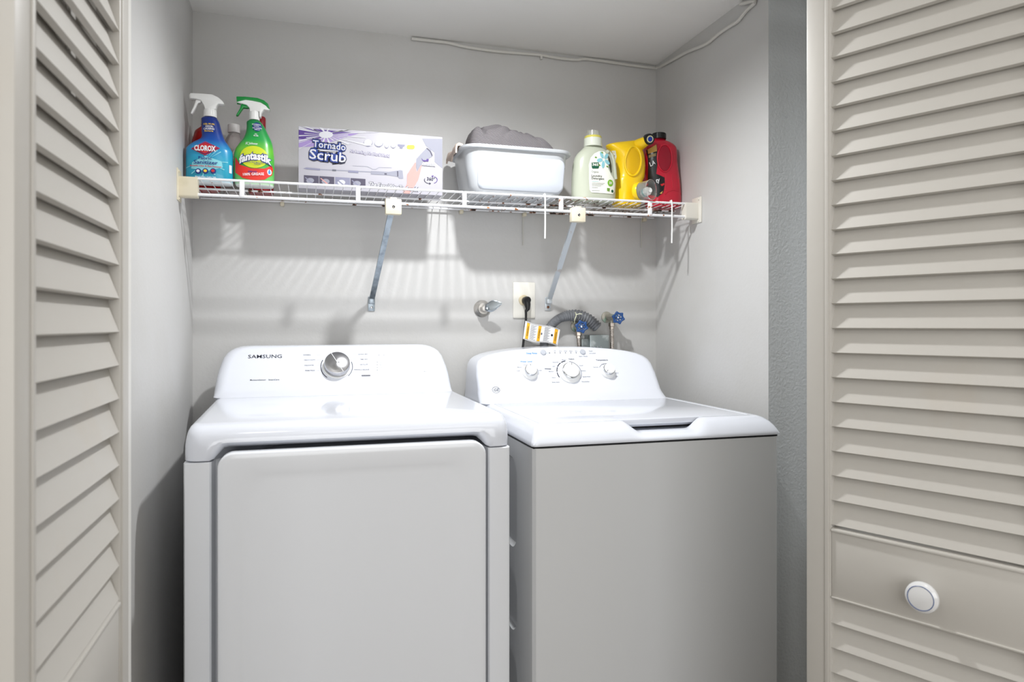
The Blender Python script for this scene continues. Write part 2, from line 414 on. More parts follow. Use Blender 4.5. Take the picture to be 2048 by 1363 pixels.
for x, y, s in ((765, 155, 'NORMAL'), (785, 195, 'HEAVY DUTY'), (780, 237, 'DELICATES'), (787, 278, 'PERM PRESS')):
    it.append(('T', *m6(x, y), s, 0.0038, 1)); it.append(('F', *m6(860, y), 0.016, 0.0004, 2))
for x, y, s in ((1205, 150, 'QUICK DRY'), (1212, 190, 'TIME DRY'), (1212, 231, 'AIR FLUFF'), (1195, 271, 'WRINKLE RELEASE')):
    it.append(('T', *m6(x, y), s, 0.0038, 1)); it.append(('F', *m6(1133, y - 2), 0.015, 0.0004, 2))
it.append(('F', *m6(1228, 318), 0.027, 0.005, 1)); it.append(('T', *m6(1228, 318), 'Sensor Dry', 0.003, 3))
it.append(('R', *m6(1565, 165), 0.040, 0.018, 2)); it.append(('T', *m6(1560, 188), '88:88', 0.004, 2))
for i in range(5): it.append(('F', *m6(1330 + 40 * i, 157), 0.0035, 0.003, 2)); 
for j, xx in enumerate((1318, 1437, 1554)):
    for i in range(4):
        it.append(('F', *m6(xx, 212 + 21 * i), 0.0022, 0.0022, 0)); it.append(('T', *m6(xx + 28, 212 + 21 * i), ('High', 'Med', 'Low', 'Extra')[i], 0.0028, 2))
    it.append(('R', *m6(xx + 38, 303), 0.026, 0.011, 1))
it.append(('R', *m6(1683, 165), 0.025, 0.022, 2)); it.append(('T', *m6(1683, 180), 'Power', 0.003, 1))
it.append(('A', *m6(1683, 155), 0.005, 0.0006, 0, 360, 2))
it.append(('R', *m6(1695, 265), 0.025, 0.038, 2)); it.append(('T', *m6(1697, 285), 'Start', 0.004, 1, 0.03))
it.append(('T', *m6(1600, 338), 'Smart Care', 0.003, 2))
it.append(('T', *m6(378, 352), 'MoistureSensor', 0.0048, 0, 0.008)); it.append(('T', *m6(503, 350), 'SmartCare', 0.0048, 0, 0.008))
dm = [ink_m, gink_m, mat('pale_ink', (150, 152, 162), .5), wink_m]
for nm, u0, u1 in (('feature_text', 0, 590), ('program_text', 590, 665), ('program_text', 665, 748), ('display_print', 748, 2000)):
    g_ = [i for i in it if u0 <= i[1] < u1]; marks(dry, nm, dm, g_, dface, DN, DUP)
b = B(); o = dface(*c6(435, 167)); b.text('SAMSUNG', on_face(o, None, DN, DUP), 0, -0.0058, 0.0118, 0.008, width=0.0945)
b.build('logo', ink_m, dry)['label'] = 'dark lettering SAMSUNG'
KC = dface(*c6(1000, 245))
def frame(o, n, up):
    z = Vector(n).normalized(); x = (Vector((1, 0, 0)) - z * z.x).normalized(); y = z.cross(x)
    return Matrix(((x.x, y.x, z.x, o.x), (x.y, y.y, z.y, o.y), (x.z, y.z, z.z, o.z), (0, 0, 0, 1)))
nt = steel_m.node_tree; tg = nt.nodes.new('ShaderNodeTangent'); tg.direction_type = 'RADIAL'; tg.axis = 'Z'
nt.links.new(tg.outputs[0], nt.nodes['Principled BSDF'].inputs['Tangent'])
b = B(); b.lathe([(0.0425, 0), (0.0425, 0.004), (0.0405, 0.0045), (0.0395, 0.004)], n=64); b.build('dial_ring', white_m, dry, local=True, matrix=frame(KC - dry.location, DN, DUP))
b = B(); b.lathe([(0.0385, 0.004), (0.0372, 0.022), (0.0362, 0.0245), (0.0345, 0.0255), (0.0, 0.0258)], n=72)
dk = b.build('dial', steel_m, dry, local=True, matrix=frame(KC - dry.location, DN, DUP)); dk['label'] = 'brushed steel cycle dial'
b = B(); b.box((-0.0007, -0.036, 0.0255), (0.0007, 0.036, 0.0262)); mk = b.build('pointer', wink_m, dk, local=True); mk.rotation_euler = (0, 0, math.radians(28))
for a_ in (('A', *c6(998, 247), 0.0475, 0.0022, 150, 232, 0), ('A', *c6(998, 247), 0.0475, 0.0022, -45, 20, 1)): marks(dry, 'dial_scale', [ink_m, gink_m], [a_], dface, DN, DUP)
# door
b = B()
dx0, dx1, dz0, dz1 = -0.1755, 0.378, 0.12, 0.903
def rr3(o_, y, r): return [(x, y, z) for x, z in rrect(dx0 + o_, dx1 - o_, dz0 + o_, dz1 - o_, r, 8)]
b.loft([rr3(0.012, 1.5625, 0.020), rr3(0.012, 1.526, 0.020), rr3(0.002, 1.522, 0.028), rr3(0.0, 1.518, 0.030), rr3(0.0, 1.4905, 0.030), rr3(0.0012, 1.4882, 0.029), rr3(0.0035, 1.487, 0.027), rr3(0.012, 1.4866, 0.022), rr3(0.040, 1.4862, 0.040), rr3(0.0455, 1.4885, 0.046), rr3(0.060, 1.4893, 0.040), rr3(0.09, 1.4894, 0.03)])
b.build('door', cab_m, dry, sharp=40)

# ================================================================ washer (right machine)
was = thing('washer', 'white top loading washing machine with three dials, right of the dryer', 'washing machine', (0.848, 1.545, 0))
A0, A1, WF, WB = 0.505, 1.191, 1.545, 2.275
b = B()
plan = [(A0, WB), (A0, WF + 0.03), (A0 + 0.003, WF + 0.012), (A0 + 0.010, WF + 0.0035), (A0 + 0.022, WF), (A1 - 0.018, WF), (A1 - 0.008, WF + 0.003), (A1 - 0.001, WF + 0.011), (A1, WF + 0.025), (A1, WB)]
n = len(plan)
vs = [(x, y, 0.03) for x, y in plan] + [(x, y, 0.868) for x, y in plan]
fs = [tuple(reversed(range(n))), tuple(range(n, 2 * n))] + [(i, i + 1, n + i + 1, n + i) for i in range(1, n - 1)] + [(n - 1, 0, n, 2 * n - 1)]
b.add(vs, fs)
holes = [rrect(1.672, 2.10, za, zb, min(0.05, (zb - za) / 2 - 0.002), 8) for za, zb in ((0.587, 0.82), (0.373, 0.527), (0.10, 0.3156))]
b.flat([[(WF + 0.03, 0.03), (WB, 0.03), (WB, 0.868), (WF + 0.03, 0.868)]] + holes, lambda y, z: (A0, y, z))
for h in holes:
    cy = sum(p[0] for p in h) / len(h); cz = sum(p[1] for p in h) / len(h)
    def ring(o_, dx): return [(A0 + dx, cy + (y - cy) * (1 - o_ / 0.2), cz + (z - cz) * (1 - o_ / 0.1)) for y, z in h]
    b.loft([ring(0, 0), ring(0.003, 0.004), ring(0.008, 0.010)], cap0=False)
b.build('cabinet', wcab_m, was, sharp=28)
for x in (A0 + 0.05, A1 - 0.05):
    for y in (WF + 0.07, WB - 0.05):
        b = B(); b.lathe([(0.02, 0), (0.02, 0.012), (0.01, 0.013), (0.01, 0.031)], (x, y, 0), n=16); b.build('foot', black_m, was)
b = B(); b.box((A0 + 0.004, WF + 0.006, 0.8675), (A1 - 0.004, WB - 0.004, 0.8725)); b.build('seam_gasket', dark_m, was)
SC0, SC1 = 0.752, 0.985
def scoop(x, e0=0.0): return smooth((x - SC0 - e0) / 0.05) * smooth((SC1 - e0 * 0 - x) / 0.045)
def deck_ring(xa, xb, ya, yb, z, r, zdip=None, n=90):
    pts = []
    for k in range(n + 1): pts.append([xa + r + (xb - xa - 2 * r) * k / n, ya, 'f'])
    for k in range(1, 7):
        a = math.radians(-90 + 90 * k / 7); pts.append([xb - r + r * math.cos(a), ya + r + r * math.sin(a), 's'])
    pts += [[xb, ya + r, 's'], [xb, yb, 's'], [xa, yb, 's'], [xa, ya + r, 's']]
    for k in range(1, 7):
        a = math.radians(180 + 90 * k / 7); pts.append([xa + r + r * math.cos(a), ya + r + r * math.sin(a), 's'])
    out = []
    for x, y, kd in pts:
        zz = z
        if kd == 'f' and zdip is not None:
            zz = z + (min(z, zdip) - z) * scoop(x)
        out.append((x, y, zz))
    return out
b = B()
b.loft([deck_ring(A0 - 0.001, A1 + 0.001, WF - 0.003, WB, 0.8735, 0.012), deck_ring(A0 - 0.002, A1 + 0.002, WF - 0.004, WB, 0.877, 0.012, 0.876), deck_ring(A0 + 0.000, A1 - 0.001, WF - 0.001, WB, 0.884, 0.013, 0.882),
        deck_ring(A0 + 0.005, A1 - 0.006, WF + 0.006, WB, 0.895, 0.014, 0.886), deck_ring(A0 + 0.011, A1 - 0.014, WF + 0.016, WB, 0.906, 0.015, 0.889), deck_ring(A0 + 0.018, A1 - 0.024, WF + 0.028, WB, 0.9145, 0.016, 0.892),
        deck_ring(A0 + 0.026, A1 - 0.036, WF + 0.041, WB, 0.9192, 0.016, 0.893), deck_ring(A0 + 0.033, A1 - 0.058, WF + 0.051, 2.04, 0.9205, 0.010, 0.893), deck_ring(A0 + 0.0345, A1 - 0.0602, WF + 0.0535, 2.038, 0.919, 0.010, 0.8925),
        deck_ring(A0 + 0.035, A1 - 0.0605, WF + 0.054, 2.037, 0.902, 0.010, 0.8922), deck_ring(A0 + 0.05, A1 - 0.075, WF + 0.085, 2.02, 0.891, 0.010, 0.891)])
b.build('top_panel', app_m, was, sharp=50)
b = B(); b.box((A0 + 0.0375, WF + 0.057, 0.9055), (A1 - 0.0635, 2.034, 0.9207), 0.0025, seg=3)
b.box((0.70, 1.625, 0.897), (1.03, 1.66, 0.907), 0.002)
b.build('lid', app_m, was, sharp=50)
# dark box standing in for the shade in the slot under the lid edge
b = B(); b.box((0.735, 1.640, 0.8925), (1.0, 1.655, 0.9056)); b.build('lid_slot_shade', dark_m, was)
W_S = 0.66
def w_face_y(z): return 2.085 + (z - 0.96) * W_S
WCX = 0.823
keys = [(0.908, .3165, 2.050, .03), (0.9196, .320, 2.0385, .03), (0.926, .3185, 2.047, .03), (0.938, .3175, 2.065, .03), (0.948, .317, 2.0765, .028)]
keys += [(z, interp([(0.96, .3155), (1.0, .314), (1.03, .309), (1.045, .301), (1.055, .288)], z), w_face_y(z), .024) for z in (0.96, 0.98, 1.0, 1.015, 1.03, 1.045, 1.055)]
keys += [(1.064, .266, w_face_y(1.064) + .0005, .024), (1.072, .232, w_face_y(1.072) + .001, .024), (1.079, .180, w_face_y(1.079) + .003, .024), (1.0845, .115, 2.173, .024), (1.087, .05, 2.184, .024)]
b = B(); b.loft([console_ring(WCX, hw, yf, WB + 0.002, z, min(r, hw * 0.9)) for z, hw, yf, r in keys])
b.build('console', app_m, was, sharp=50)
WN = Vector((0, -1, W_S)).normalized(); WP = Vector((0, w_face_y(1.0), 1.0)); WUP = Vector((0, W_S, 1)).normalized()
def wface(u, v): return hit(u, v, WP, WN)
def washer_dial(u, v, R, turn):
    o = wface(u, v); M = frame(o - was.location, WN, WUP)
    b = B(); b.lathe([(R, 0), (R, 0.003), (R * 0.93, 0.0065), (R * 0.80, 0.010), (R * 0.76, 0.014)], n=56)
    d = b.build('dial', white_m, was, local=True, matrix=M)
    b = B(); b.lathe([(R * 0.765, 0.0135), (R * 0.765, 0.019), (R * 0.70, 0.0205)], n=56); q = b.build('chrome_ring', chrome_m, d, local=True)
    b = B(); b.lathe([(R * 0.70, 0.019), (R * 0.69, 0.0235), (R * 0.64, 0.0248), (0, 0.0250)], n=56)
    q = b.build('dial_cap', white_m, d, local=True)
    b = B(); b.box((-0.0008, R * 0.45, 0.0249), (0.0008, R * 0.66, 0.0254)); q = b.build('pointer', gink_m, d, local=True); q.rotation_euler = (0, 0, turn)
washer_dial(1059.5, 744.5, 0.0265, 0.1); washer_dial(1139, 745.5, 0.0375, -0.2); washer_dial(1215, 742.5, 0.0265, 2.3)
for x, y in ((722, 142), (1045, 138)):
    o = wface(*c7(x, y)); b = B(); b.lathe([(0.0095, 0), (0.0095, 0.003), (0.0075, 0.0045), (0, 0.0047)], o, WN, 28)
    b.build('button', mat('grey_button', (190, 194, 202), 0.3), was)
it = [('T', *c7(628, 147), 'Deep Rinse', 0.0056, 2, 0.03), ('T', *c7(583, 215), 'Water Level', 0.0056, 2, 0.02), ('T', *c7(1203, 203), 'Temperature', 0.0056, 0, 0.015),
      ('T', *c7(1050, 173), 'Start / Pause', 0.0042, 1), ('T', *c7(1112, 129), 'Power', 0.0036, 1), ('T', *c7(1125, 148), 'Lid Locked', 0.0036, 1),
      ('T', *c7(530, 262), 'Medium', 0.0034, 1), ('T', *c7(518, 291), 'Small', 0.0034, 1), ('T', *c7(697, 287), 'Large', 0.0034, 1), ('T', *c7(583, 244), 'Precise Fill', 0.003, 1),
      ('T', *c7(760, 275), 'Whites', 0.0052, 0, 0.03), ('T', *c7(953, 195), 'Colors', 0.0048, 0, 0.03), ('T', *c7(893, 202), 'Medium', 0.0034, 1), ('T', *c7(823, 221), 'Heavy Soil', 0.0036, 1),
      ('T', *c7(808, 254), 'Light', 0.0034, 1), ('T', *c7(788, 297), 'Medium', 0.0036, 1), ('T', *c7(808, 347), 'Heavy', 0.0036, 1), ('T', *c7(825, 385), 'Bulky Items', 0.0038, 1),
      ('T', *c7(1033, 248), 'Casual', 0.0034, 1), ('T', *c7(1050, 291), 'Delicates', 0.0034, 1), ('T', *c7(1077, 339), 'Speed Wash', 0.0038, 1), ('T', *c7(1070, 380), 'Rinse & Spin', 0.0038, 1),
      ('T', *c7(1153, 262), 'Tap Cold', 0.0034, 1), ('T', *c7(1210, 237), 'Cold', 0.0034, 1), ('T', *c7(1325, 309), 'Warm', 0.0034, 1), ('T', *c7(1325, 337), 'Hot', 0.0034, 1),
      ('F', *c7(757, 146), 0.008, 0.0006, 2), ('F', *c7(774, 145), 0.0034, 0.0034, 0)]
for i, s in enumerate(('Fill', 'Soak', 'Wash', 'Rinse', 'Spin')):
    it.append(('F', *c7(818 + 43.5 * i, 144), 0.003, 0.003, 0)); it.append(('T', *c7(818 + 43.5 * i, 129), s, 0.0034, 1))
for a0, a1 in ((98, 120), (124, 150), (153, 176), (180, 205)): it.append(('A', 1139, 744, 0.0445, 0.003, a0, a1, 0))
it.append(('A', 1139, 744, 0.0420, 0.0015, -40, 80, 1)); it.append(('A', 1059.5, 744, 0.0300, 0.0012, -20, 80, 1)); it.append(('A', 1215, 742, 0.0300, 0.0012, 20, 150, 1))
for nm, u0, u1, v0, v1 in (('status_text', 0, 1092, 0, 717), ('status_text', 1092, 1154, 0, 717), ('status_text', 1154, 2000, 0, 717), ('dial_text', 0, 1090, 717, 2000), ('dial_text', 1090, 1182, 717, 2000), ('dial_text', 1182, 2000, 717, 2000)):
    marks(was, nm, [ink_m, gink_m, lblue_m], [i for i in it if u0 <= i[1] < u1 and v0 <= i[2] < v1], wface, WN, WUP)
b = B(); o = wface(*c7(336, 448)); fn = on_face(o, None, WN, WUP)
b.text('GE', fn, 0, -0.0048, 0.0096, 0.03, shear=0.2); b.flat([[(0.0125 * math.cos(2 * PI * i / 32), 0.0115 * math.sin(2 * PI * i / 32)) for i in range(32)], [(0.0112 * math.cos(2 * PI * i / 32), 0.0102 * math.sin(2 * PI * i / 32)) for i in range(32)]], fn)
b.build('logo', gink_m, was)['label'] = 'round grey monogram'

# ================================================================ wire shelf
SHY = 2.05
def shz(x): return CAMZ + 0.4000 + 0.0066 * (x + 0.34) / 1.6
XS0, XS1 = -0.322, 1.235
sh = thing('wire_shelf', 'white wire shelf with rusty spots, fixed across the closet above both machines', 'shelf', (0.46, 2.2, CAMZ + 0.40))
wire_m = mat('shelf_vinyl', (238, 238, 240), 0.35)
# rust: small orange-brown patches, denser to the right
nt = wire_m.node_tree; pb = nt.nodes['Principled BSDF']
tc = nt.nodes.new('ShaderNodeTexCoord'); sx = nt.nodes.new('ShaderNodeSeparateXYZ'); nt.links.new(tc.outputs['Object'], sx.inputs[0])
n1 = nt.nodes.new('ShaderNodeTexNoise'); n1.inputs['Scale'].default_value = 38; n1.inputs['Detail'].default_value = 5; nt.links.new(tc.outputs['Object'], n1.inputs['Vector'])
mr = nt.nodes.new('ShaderNodeMapRange'); mr.inputs['From Min'].default_value = -0.5; mr.inputs['From Max'].default_value = 0.35; mr.inputs['To Min'].default_value = -0.06; mr.inputs['To Max'].default_value = 0.045; nt.links.new(sx.outputs['X'], mr.inputs['Value'])
ad = nt.nodes.new('ShaderNodeMath'); ad.operation = 'ADD'; nt.links.new(n1.outputs['Fac'], ad.inputs[0]); nt.links.new(mr.outputs['Result'], ad.inputs[1])
cr = nt.nodes.new('ShaderNodeValToRGB'); e = cr.color_ramp.elements; e[0].position = 0.615; e[0].color = (*lin((238, 238, 240)), 1); e[1].position = 0.70; e[1].color = (*lin((70, 42, 30)), 1)
e2 = e.new(0.65); e2.color = (*lin((205, 130, 70)), 1)
nt.links.new(ad.outputs[0], cr.inputs['Fac']); nt.links.new(cr.outputs['Color'], pb.inputs['Base Color'])
rail_m = wire_m.copy(); rail_m.name = 'shelf_rail_vinyl'
for n_ in rail_m.node_tree.nodes:
    if n_.type == 'VALTORGB':
        for el, p_ in zip(n_.color_ramp.elements, (.655, .675, .73)): el.position = p_
    if n_.type == 'TEX_NOISE': n_.inputs['Scale'].default_value = 60
for el, p_, c_ in zip(cr.color_ramp.elements, (.58, .62, .66), ((238, 238, 240), (150, 100, 70), (50, 34, 28))): el.position = p_; el.color = (*lin(c_), 1)
b = B()
for dz, r in ((0.0, 0.0036), (-0.0435, 0.0042)):
    b.tube([(XS0, SHY, shz(XS0) + dz), (XS1, SHY, shz(XS1) + dz)], r, 12)
b.build('front_rail', rail_m, sh)
b = B()
for y in (2.165, 2.322):
    b.tube([(XS0, y, shz(XS0) - 0.006), (XS1, y, shz(XS1) - 0.006)], 0.003, 8)
b.build('cross_rail', wire_m, sh)
b = B(); nw = 61
for i in range(nw):
    x = XS0 + 0.008 + (XS1 - XS0 - 0.016) * i / (nw - 1)
    b.tube([(x, SHY - 0.001, shz(x) + 0.0026), (x, 2.332, shz(x) - 0.0005)], 0.0014, 6)
b.build('deck_wires', wire_m, sh)
for u in (484, 716, 928.5, 1121.7, 1299.5):
    x = atY(u, 400, SHY).x; b = B(); b.box((x - 0.0065, SHY - 0.0055, shz(x) - 0.0455), (x + 0.0065, SHY + 0.0035, shz(x) + 0.001), 0.0015); b.build('lip_post', rail_m, sh)
# end brackets on the side walls
for side, xw in ((-1, -0.3405), (1, XR)):
    b = B(); z = shz(xw); s_ = -side
    b.box((min(xw, xw + s_ * 0.004), SHY - 0.028, z - 0.064), (max(xw, xw + s_ * 0.004), SHY + 0.030, z + 0.022), 0.0015)
    prof = [(p, q) for p, q in rrect(SHY - 0.013, SHY + 0.018, z - 0.053, z + 0.003, 0.006, 4)]
    b.loft([[(xw + s_ * 0.003, y, zz) for y, zz in prof], [(xw + s_ * 0.050, y, zz) for y, zz in prof]])
    b.tube([(xw + s_ * 0.003, SHY - 0.015, z + 0.014), (xw + s_ * 0.007, SHY - 0.015, z + 0.014)], 0.003, 8)
    b.tube([(xw + s_ * 0.003, SHY - 0.012, z - 0.059), (xw + s_ * 0.007, SHY - 0.012, z - 0.059)], 0.003, 8)
    b.build('end_bracket', cream_m if side < 0 else mat('aged_white_plastic', (226, 222, 212), 0.45), sh)
# diagonal braces with clamps
for uc, vc, uf, vf in ((787, 420, 743, 606), (1157, 436, 1096, 606)):
    pc = atY(uc, vc, SHY - 0.012); zr = shz(pc.x) - 0.0435
    foot = atY(uf, vf, D - 0.004)
    b = B(); a = Vector((pc.x - 0.003, SHY + 0.004, zr - 0.02)); f_ = Vector((foot.x, D - 0.022, foot.z + 0.012))
    dr = (f_ - a).normalized(); sd = Vector((1, 0, 0)); up = sd.cross(dr).normalized()
    sec = [sd * -0.0085, sd * -0.0085 + up * 0.007, sd * -0.0065 + up * 0.007, sd * -0.0065 + up * 0.002, sd * 0.0065 + up * 0.002, sd * 0.0065 + up * 0.007, sd * 0.0085 + up * 0.007, sd * 0.0085]
    b.loft([[a + q for q in sec], [f_ + q for q in sec]])
    b.box((foot.x - 0.011, D - 0.004, foot.z - 0.026), (foot.x + 0.011, D - 0.001, foot.z + 0.022), 0.001)
    b.box((foot.x - 0.0095, D - 0.024, foot.z - 0.002), (foot.x + 0.0095, D - 0.003, foot.z + 0.020), 0.003)
    br = b.build('brace', galv_m if uc < 1000 else noisy(mat('painted_brace', (196, 202, 206), 0.4, metal=0.4), (170, 150, 132), 22, 0.58, 0.72), sh)
    b = B(); b.lathe([(0.0045, 0), (0.0045, 0.002), (0.002, 0.003)], (foot.x, D - 0.004, foot.z - 0.014), (0, -1, 0), 14); b.build('screw', mat('rusty_screw', (120, 80, 60), 0.5, metal=0.6) if uc > 1000 else chrome_m, br)
    b = B(); q = 0.0235
    b.box((pc.x - q, SHY - 0.016, zr - 0.034), (pc.x + q, SHY + 0.008, zr + 0.011), 0.0025); b.box((pc.x - 0.010, SHY - 0.014, zr + 0.009), (pc.x + 0.010, SHY + 0.006, zr + 0.016), 0.002)
    cl = b.build('clamp', cream_m, sh)
    b = B(); b.lathe([(0.0042, 0), (0.0042, 0.0015), (0.003, 0.0022), (0.0012, 0.001)], (pc.x, SHY - 0.0155, zr - 0.012), (0, -1, 0), 16); b.build('screw', mat('screw_steel', (110, 110, 112), 0.35, metal=1), cl)
# short wall clips under the back of the deck
for u in (565, 920, 1045, 1283):
    x = atY(u, 420, 2.35).x; b = B(); b.box((x - 0.006, 2.318, shz(x) - 0.020), (x + 0.006, D - 0.0005, shz(x) - 0.007), 0.002); b.build('wall_clip', cream_m, sh)

def hook(u, v0, v1, Y, name, label, mm, r=0.0026):
    t0 = atY(u, v0, Y); t1 = atY(u, v1, Y)
    b = B(); z = shz(t0.x) + 0.0045
    if Y < 2.1:
        pts = [(t0.x, SHY + 0.006, z - 0.004), (t0.x, SHY + 0.004, z + 0.0025), (t0.x, SHY - 0.003, z + 0.003), (t0.x, Y - 0.0065, z - 0.006), (t0.x, Y - 0.0065, z - 0.05), ((t0.x + t1.x) / 2, Y - 0.007, (z + t1.z) / 2 - .02), (t1.x, Y - 0.005, t1.z)]
    else: pts = [(t0.x, Y, z - 0.012), (t0.x, Y, t1.z)]
    b.tube(pts, r, 8); return tag(b.build(name, mm), label, 'hook')
hook(1089, 400, 477, SHY, 'shelf_hook', 'thin white rod hanging from the shelf front below the plastic tub', white_m)
hook(1342, 410, 486, SHY, 'shelf_hook', 'thin white rod hanging from the shelf front near the right wall', white_m)
hook(1046, 425, 490, 2.334, 'wall_rod', 'thin pale rod against the back wall under the plastic tub', mat('pale_rod', (200, 198, 190), .5), 0.0018)
hook(1283, 440, 495, 2.334, 'wall_rod', 'thin pale rod against the back wall near the right corner', mat('pale_rod', (200, 198, 190), .5), 0.0018)

# ================================================================ bottles
class Bottle:
    """lofted container: keys (z, dx, half width, half depth, squareness)"""
    def __init__(s, cx, cy, z0, keys, per=5):
        s.cx, s.cy, s.z0 = cx, cy, z0; s.k = catmull(keys, per)
    def ring(s, k, n=48):
        z, dx, hw, hd, e = k; out = []
        for i in range(n):
            t = 2 * PI * i / n; c, q = math.cos(t), math.sin(t)
            out.append((s.cx + dx + hw * math.copysign(abs(c) ** (2 / e), c), s.cy + hd * math.copysign(abs(q) ** (2 / e), q), s.z0 + z))
        return out
    def build(s, name, mats, parent, mi=lambda z: 0):
        b = B(); b.loft([s.ring(k) for k in s.k]); return b.build(name, mats, parent, sharp=60)
    def at(s, z):
        z -= s.z0
        for a, c in zip(s.k, s.k[1:]):
            if z <= c[0]:
                t = (z - a[0]) / max(c[0] - a[0], 1e-6); t = max(0, min(1, t)); return [p + (q - p) * t for p, q in zip(a, c)]
        return list(s.k[-1])
    def front(s, x, z, eps=0.0006):
        _, dx, hw, hd, e = s.at(z); q = (x - s.cx - dx) / hw; q = max(-0.985, min(0.985, q))
        return Vector((s.cx + dx + q * hw, s.cy - (hd + eps) * (1 - abs(q) ** e) ** (1 / e) - eps, z))
def xz(cf, x, y, Y):
    p = atY(*cf(x, y), Y); return (p.x, p.z)
def poly(cf, pts, Y): return [xz(cf, x, y, Y) for x, y in pts]
def ell(cx, cy, rx, ry, n=36, rot=0):
    return [(cx + rx * math.cos(2 * PI * i / n) * math.cos(rot) - ry * math.sin(2 * PI * i / n) * math.sin(rot), cy + rx * math.cos(2 * PI * i / n) * math.sin(rot) + ry * math.sin(2 * PI * i / n) * math.cos(rot)) for i in range(n)]

# ---- blue and teal spray bottle
YC = 2.115; zC = shz(-0.27) + 0.0045; cyC = YC + 0.032
cxC = (atY(368, 340, YC).x + atY(463, 340, YC).x) / 2
spr = thing('spray_bottle', 'blue and teal spray bottle with white trigger at the left end of the shelf', 'spray bottle', (cxC, cyC, zC))
hwC = (atY(463, 340, YC).x - atY(368, 340, YC).x) / 2
def zc(y): return atY(*c1(300, y), YC).z - zC
def hx(x0, x1, y): return ((atY(*c1(x1, y), YC).x - atY(*c1(x0, y), YC).x) / 2, (atY(*c1(x1, y), YC).x + atY(*c1(x0, y), YC).x) / 2 - cxC)
K = []
for y, x0, x1, hd, e in ((965, 138, 560, .026, 3.2), (940, 130, 563, .031, 3.0), (800, 130, 563, .033, 2.8), (680, 130, 560, .033, 2.6), (640, 140, 545, .032, 2.5), (600, 188, 520, .030, 2.4), (550, 268, 485, .027, 2.3), (480, 272, 460, .024, 2.2), (400, 272, 438, .020, 2.1), (368, 270, 420, .018, 2.0), (356, 282, 412, .0145, 2.0)):
    h_, d_ = hx(x0, x1, y); K.append((max(zc(y), 0), d_, h_, hd, e))
K[0] = (0, K[0][1], K[0][2], K[0][3], K[0][4])
bt = Bottle(cxC, cyC, zC, K)
slv = zgrad('blue_teal_sleeve', [(0.0, (232, 238, 240)), (0.06, (30, 150, 180)), (0.3, (30, 165, 195)), (0.52, (40, 150, 205)), (0.66, (20, 80, 170)), (0.8, (14, 52, 140)), (1.0, (12, 44, 126))], 0, 0.185)
bo = bt.build('bottle', slv, spr)
F = lambda x, z: bt.front(x, z)
F2 = lambda x, z: bt.front(x, z, 0.0010)
F3 = lambda x, z: bt.front(x, z, 0.0020)
b = B(); q = lambda pts: poly(c1, pts, YC)
m_or = [mat('red_ink', (200, 36, 44), .4), mat('navy_ink', (24, 52, 128), .4), wink_m, mat('pale_aqua_ink', (140, 214, 226), .4), mat('yellow_ink', (246, 206, 60), .4)]
b.flat([q([(200, 790), (320, 735), (470, 785), (480, 840), (330, 875), (190, 845)])], F, 3, 0.004)
for i in range(10):
    a = math.radians(200 + 32 * i if i < 6 else -20 + 11 * i); px, py = 320 + 70 * math.cos(a), 790 - 50 * math.sin(a)
    b.flat([q([(px, py), (320 + 205 * math.cos(a - .03), 790 - 130 * math.sin(a - .03)), (320 + 205 * math.cos(a + .03), 790 - 130 * math.sin(a + .03))])], F, 3, 0.004)
b.flat([q([(188, 665), (320, 602), (455, 665), (320, 732)])], F2, 0, 0.004)
b.flat([q([(200, 665), (320, 609), (443, 665), (320, 724)])], lambda x, z: bt.front(x, z, 0.0016), 1, 0.004)
b.flat([q([(208, 665), (320, 615), (435, 665), (320, 718)])], lambda x, z: bt.front(x, z, 0.0024), 0, 0.004)
def tx(b, cf, Y, s, x, y, hpx, mi, fn, bold=.03, sxx=1, grid=.004, shear=0, rot=0, wpx=None):
    p = xz(cf, x, y + hpx / 2, Y); h = (xz(cf, x, y - hpx / 2, Y)[1] - p[1]); b.text(s, fn, p[0], p[1], h, bold, mi, grid=grid, sx=sxx, shear=shear, rot=rot, width=(xz(cf, x + wpx / 2, y, Y)[0] - xz(cf, x - wpx / 2, y, Y)[0]) if wpx else None)
F4 = lambda x, z: bt.front(x, z, 0.0032)
tx(b, c1, YC, 'CLOROX', 318, 668, 46, 2, F4, .07, wpx=198)
tx(b, c1, YC, 'Fabric', 320, 755, 26, 1, F3, .025, wpx=122); tx(b, c1, YC, 'Sanitizer', 325, 794, 33, 1, F3, .025, wpx=222)
tx(b, c1, YC, 'Powerful Odor & Stain Remover', 325, 828, 13, 0, F3, .04, wpx=290)
for i, x in enumerate((257, 323, 393)):
    b.flat([ell(*xz(c1, x, 873, YC), .0078, .0078)], F2, 1, .004); b.flat([ell(*xz(c1, x, 873, YC), .0045, .004)], F4, (2, 4, 0)[i], .004)
tx(b, c1, YC, 'Bleach-Free | Color Safe', 325, 925, 12, 2, F3, .03, wpx=190)
tx(b, c1, YC, 'Kills 99.9%', 350, 437, 15, 4, F3, .03, wpx=104); tx(b, c1, YC, 'ODOR-', 355, 460, 17, 2, F3, .05, wpx=76); tx(b, c1, YC, 'CAUSING', 350, 482, 17, 2, F3, .05, wpx=102); tx(b, c1, YC, 'Bacteria', 350, 502, 14, 4, F3, .03, wpx=82)
b.flat([rrect(*[v for v in (xz(c1, 535, 870, YC)[0], xz(c1, 556, 870, YC)[0], xz(c1, 548, 885, YC)[1], xz(c1, 548, 812, YC)[1])], .0005, 2)], F2, 2, .004)
b.build('front_label', m_or, bo)['label'] = 'printed front with red diamond logo'
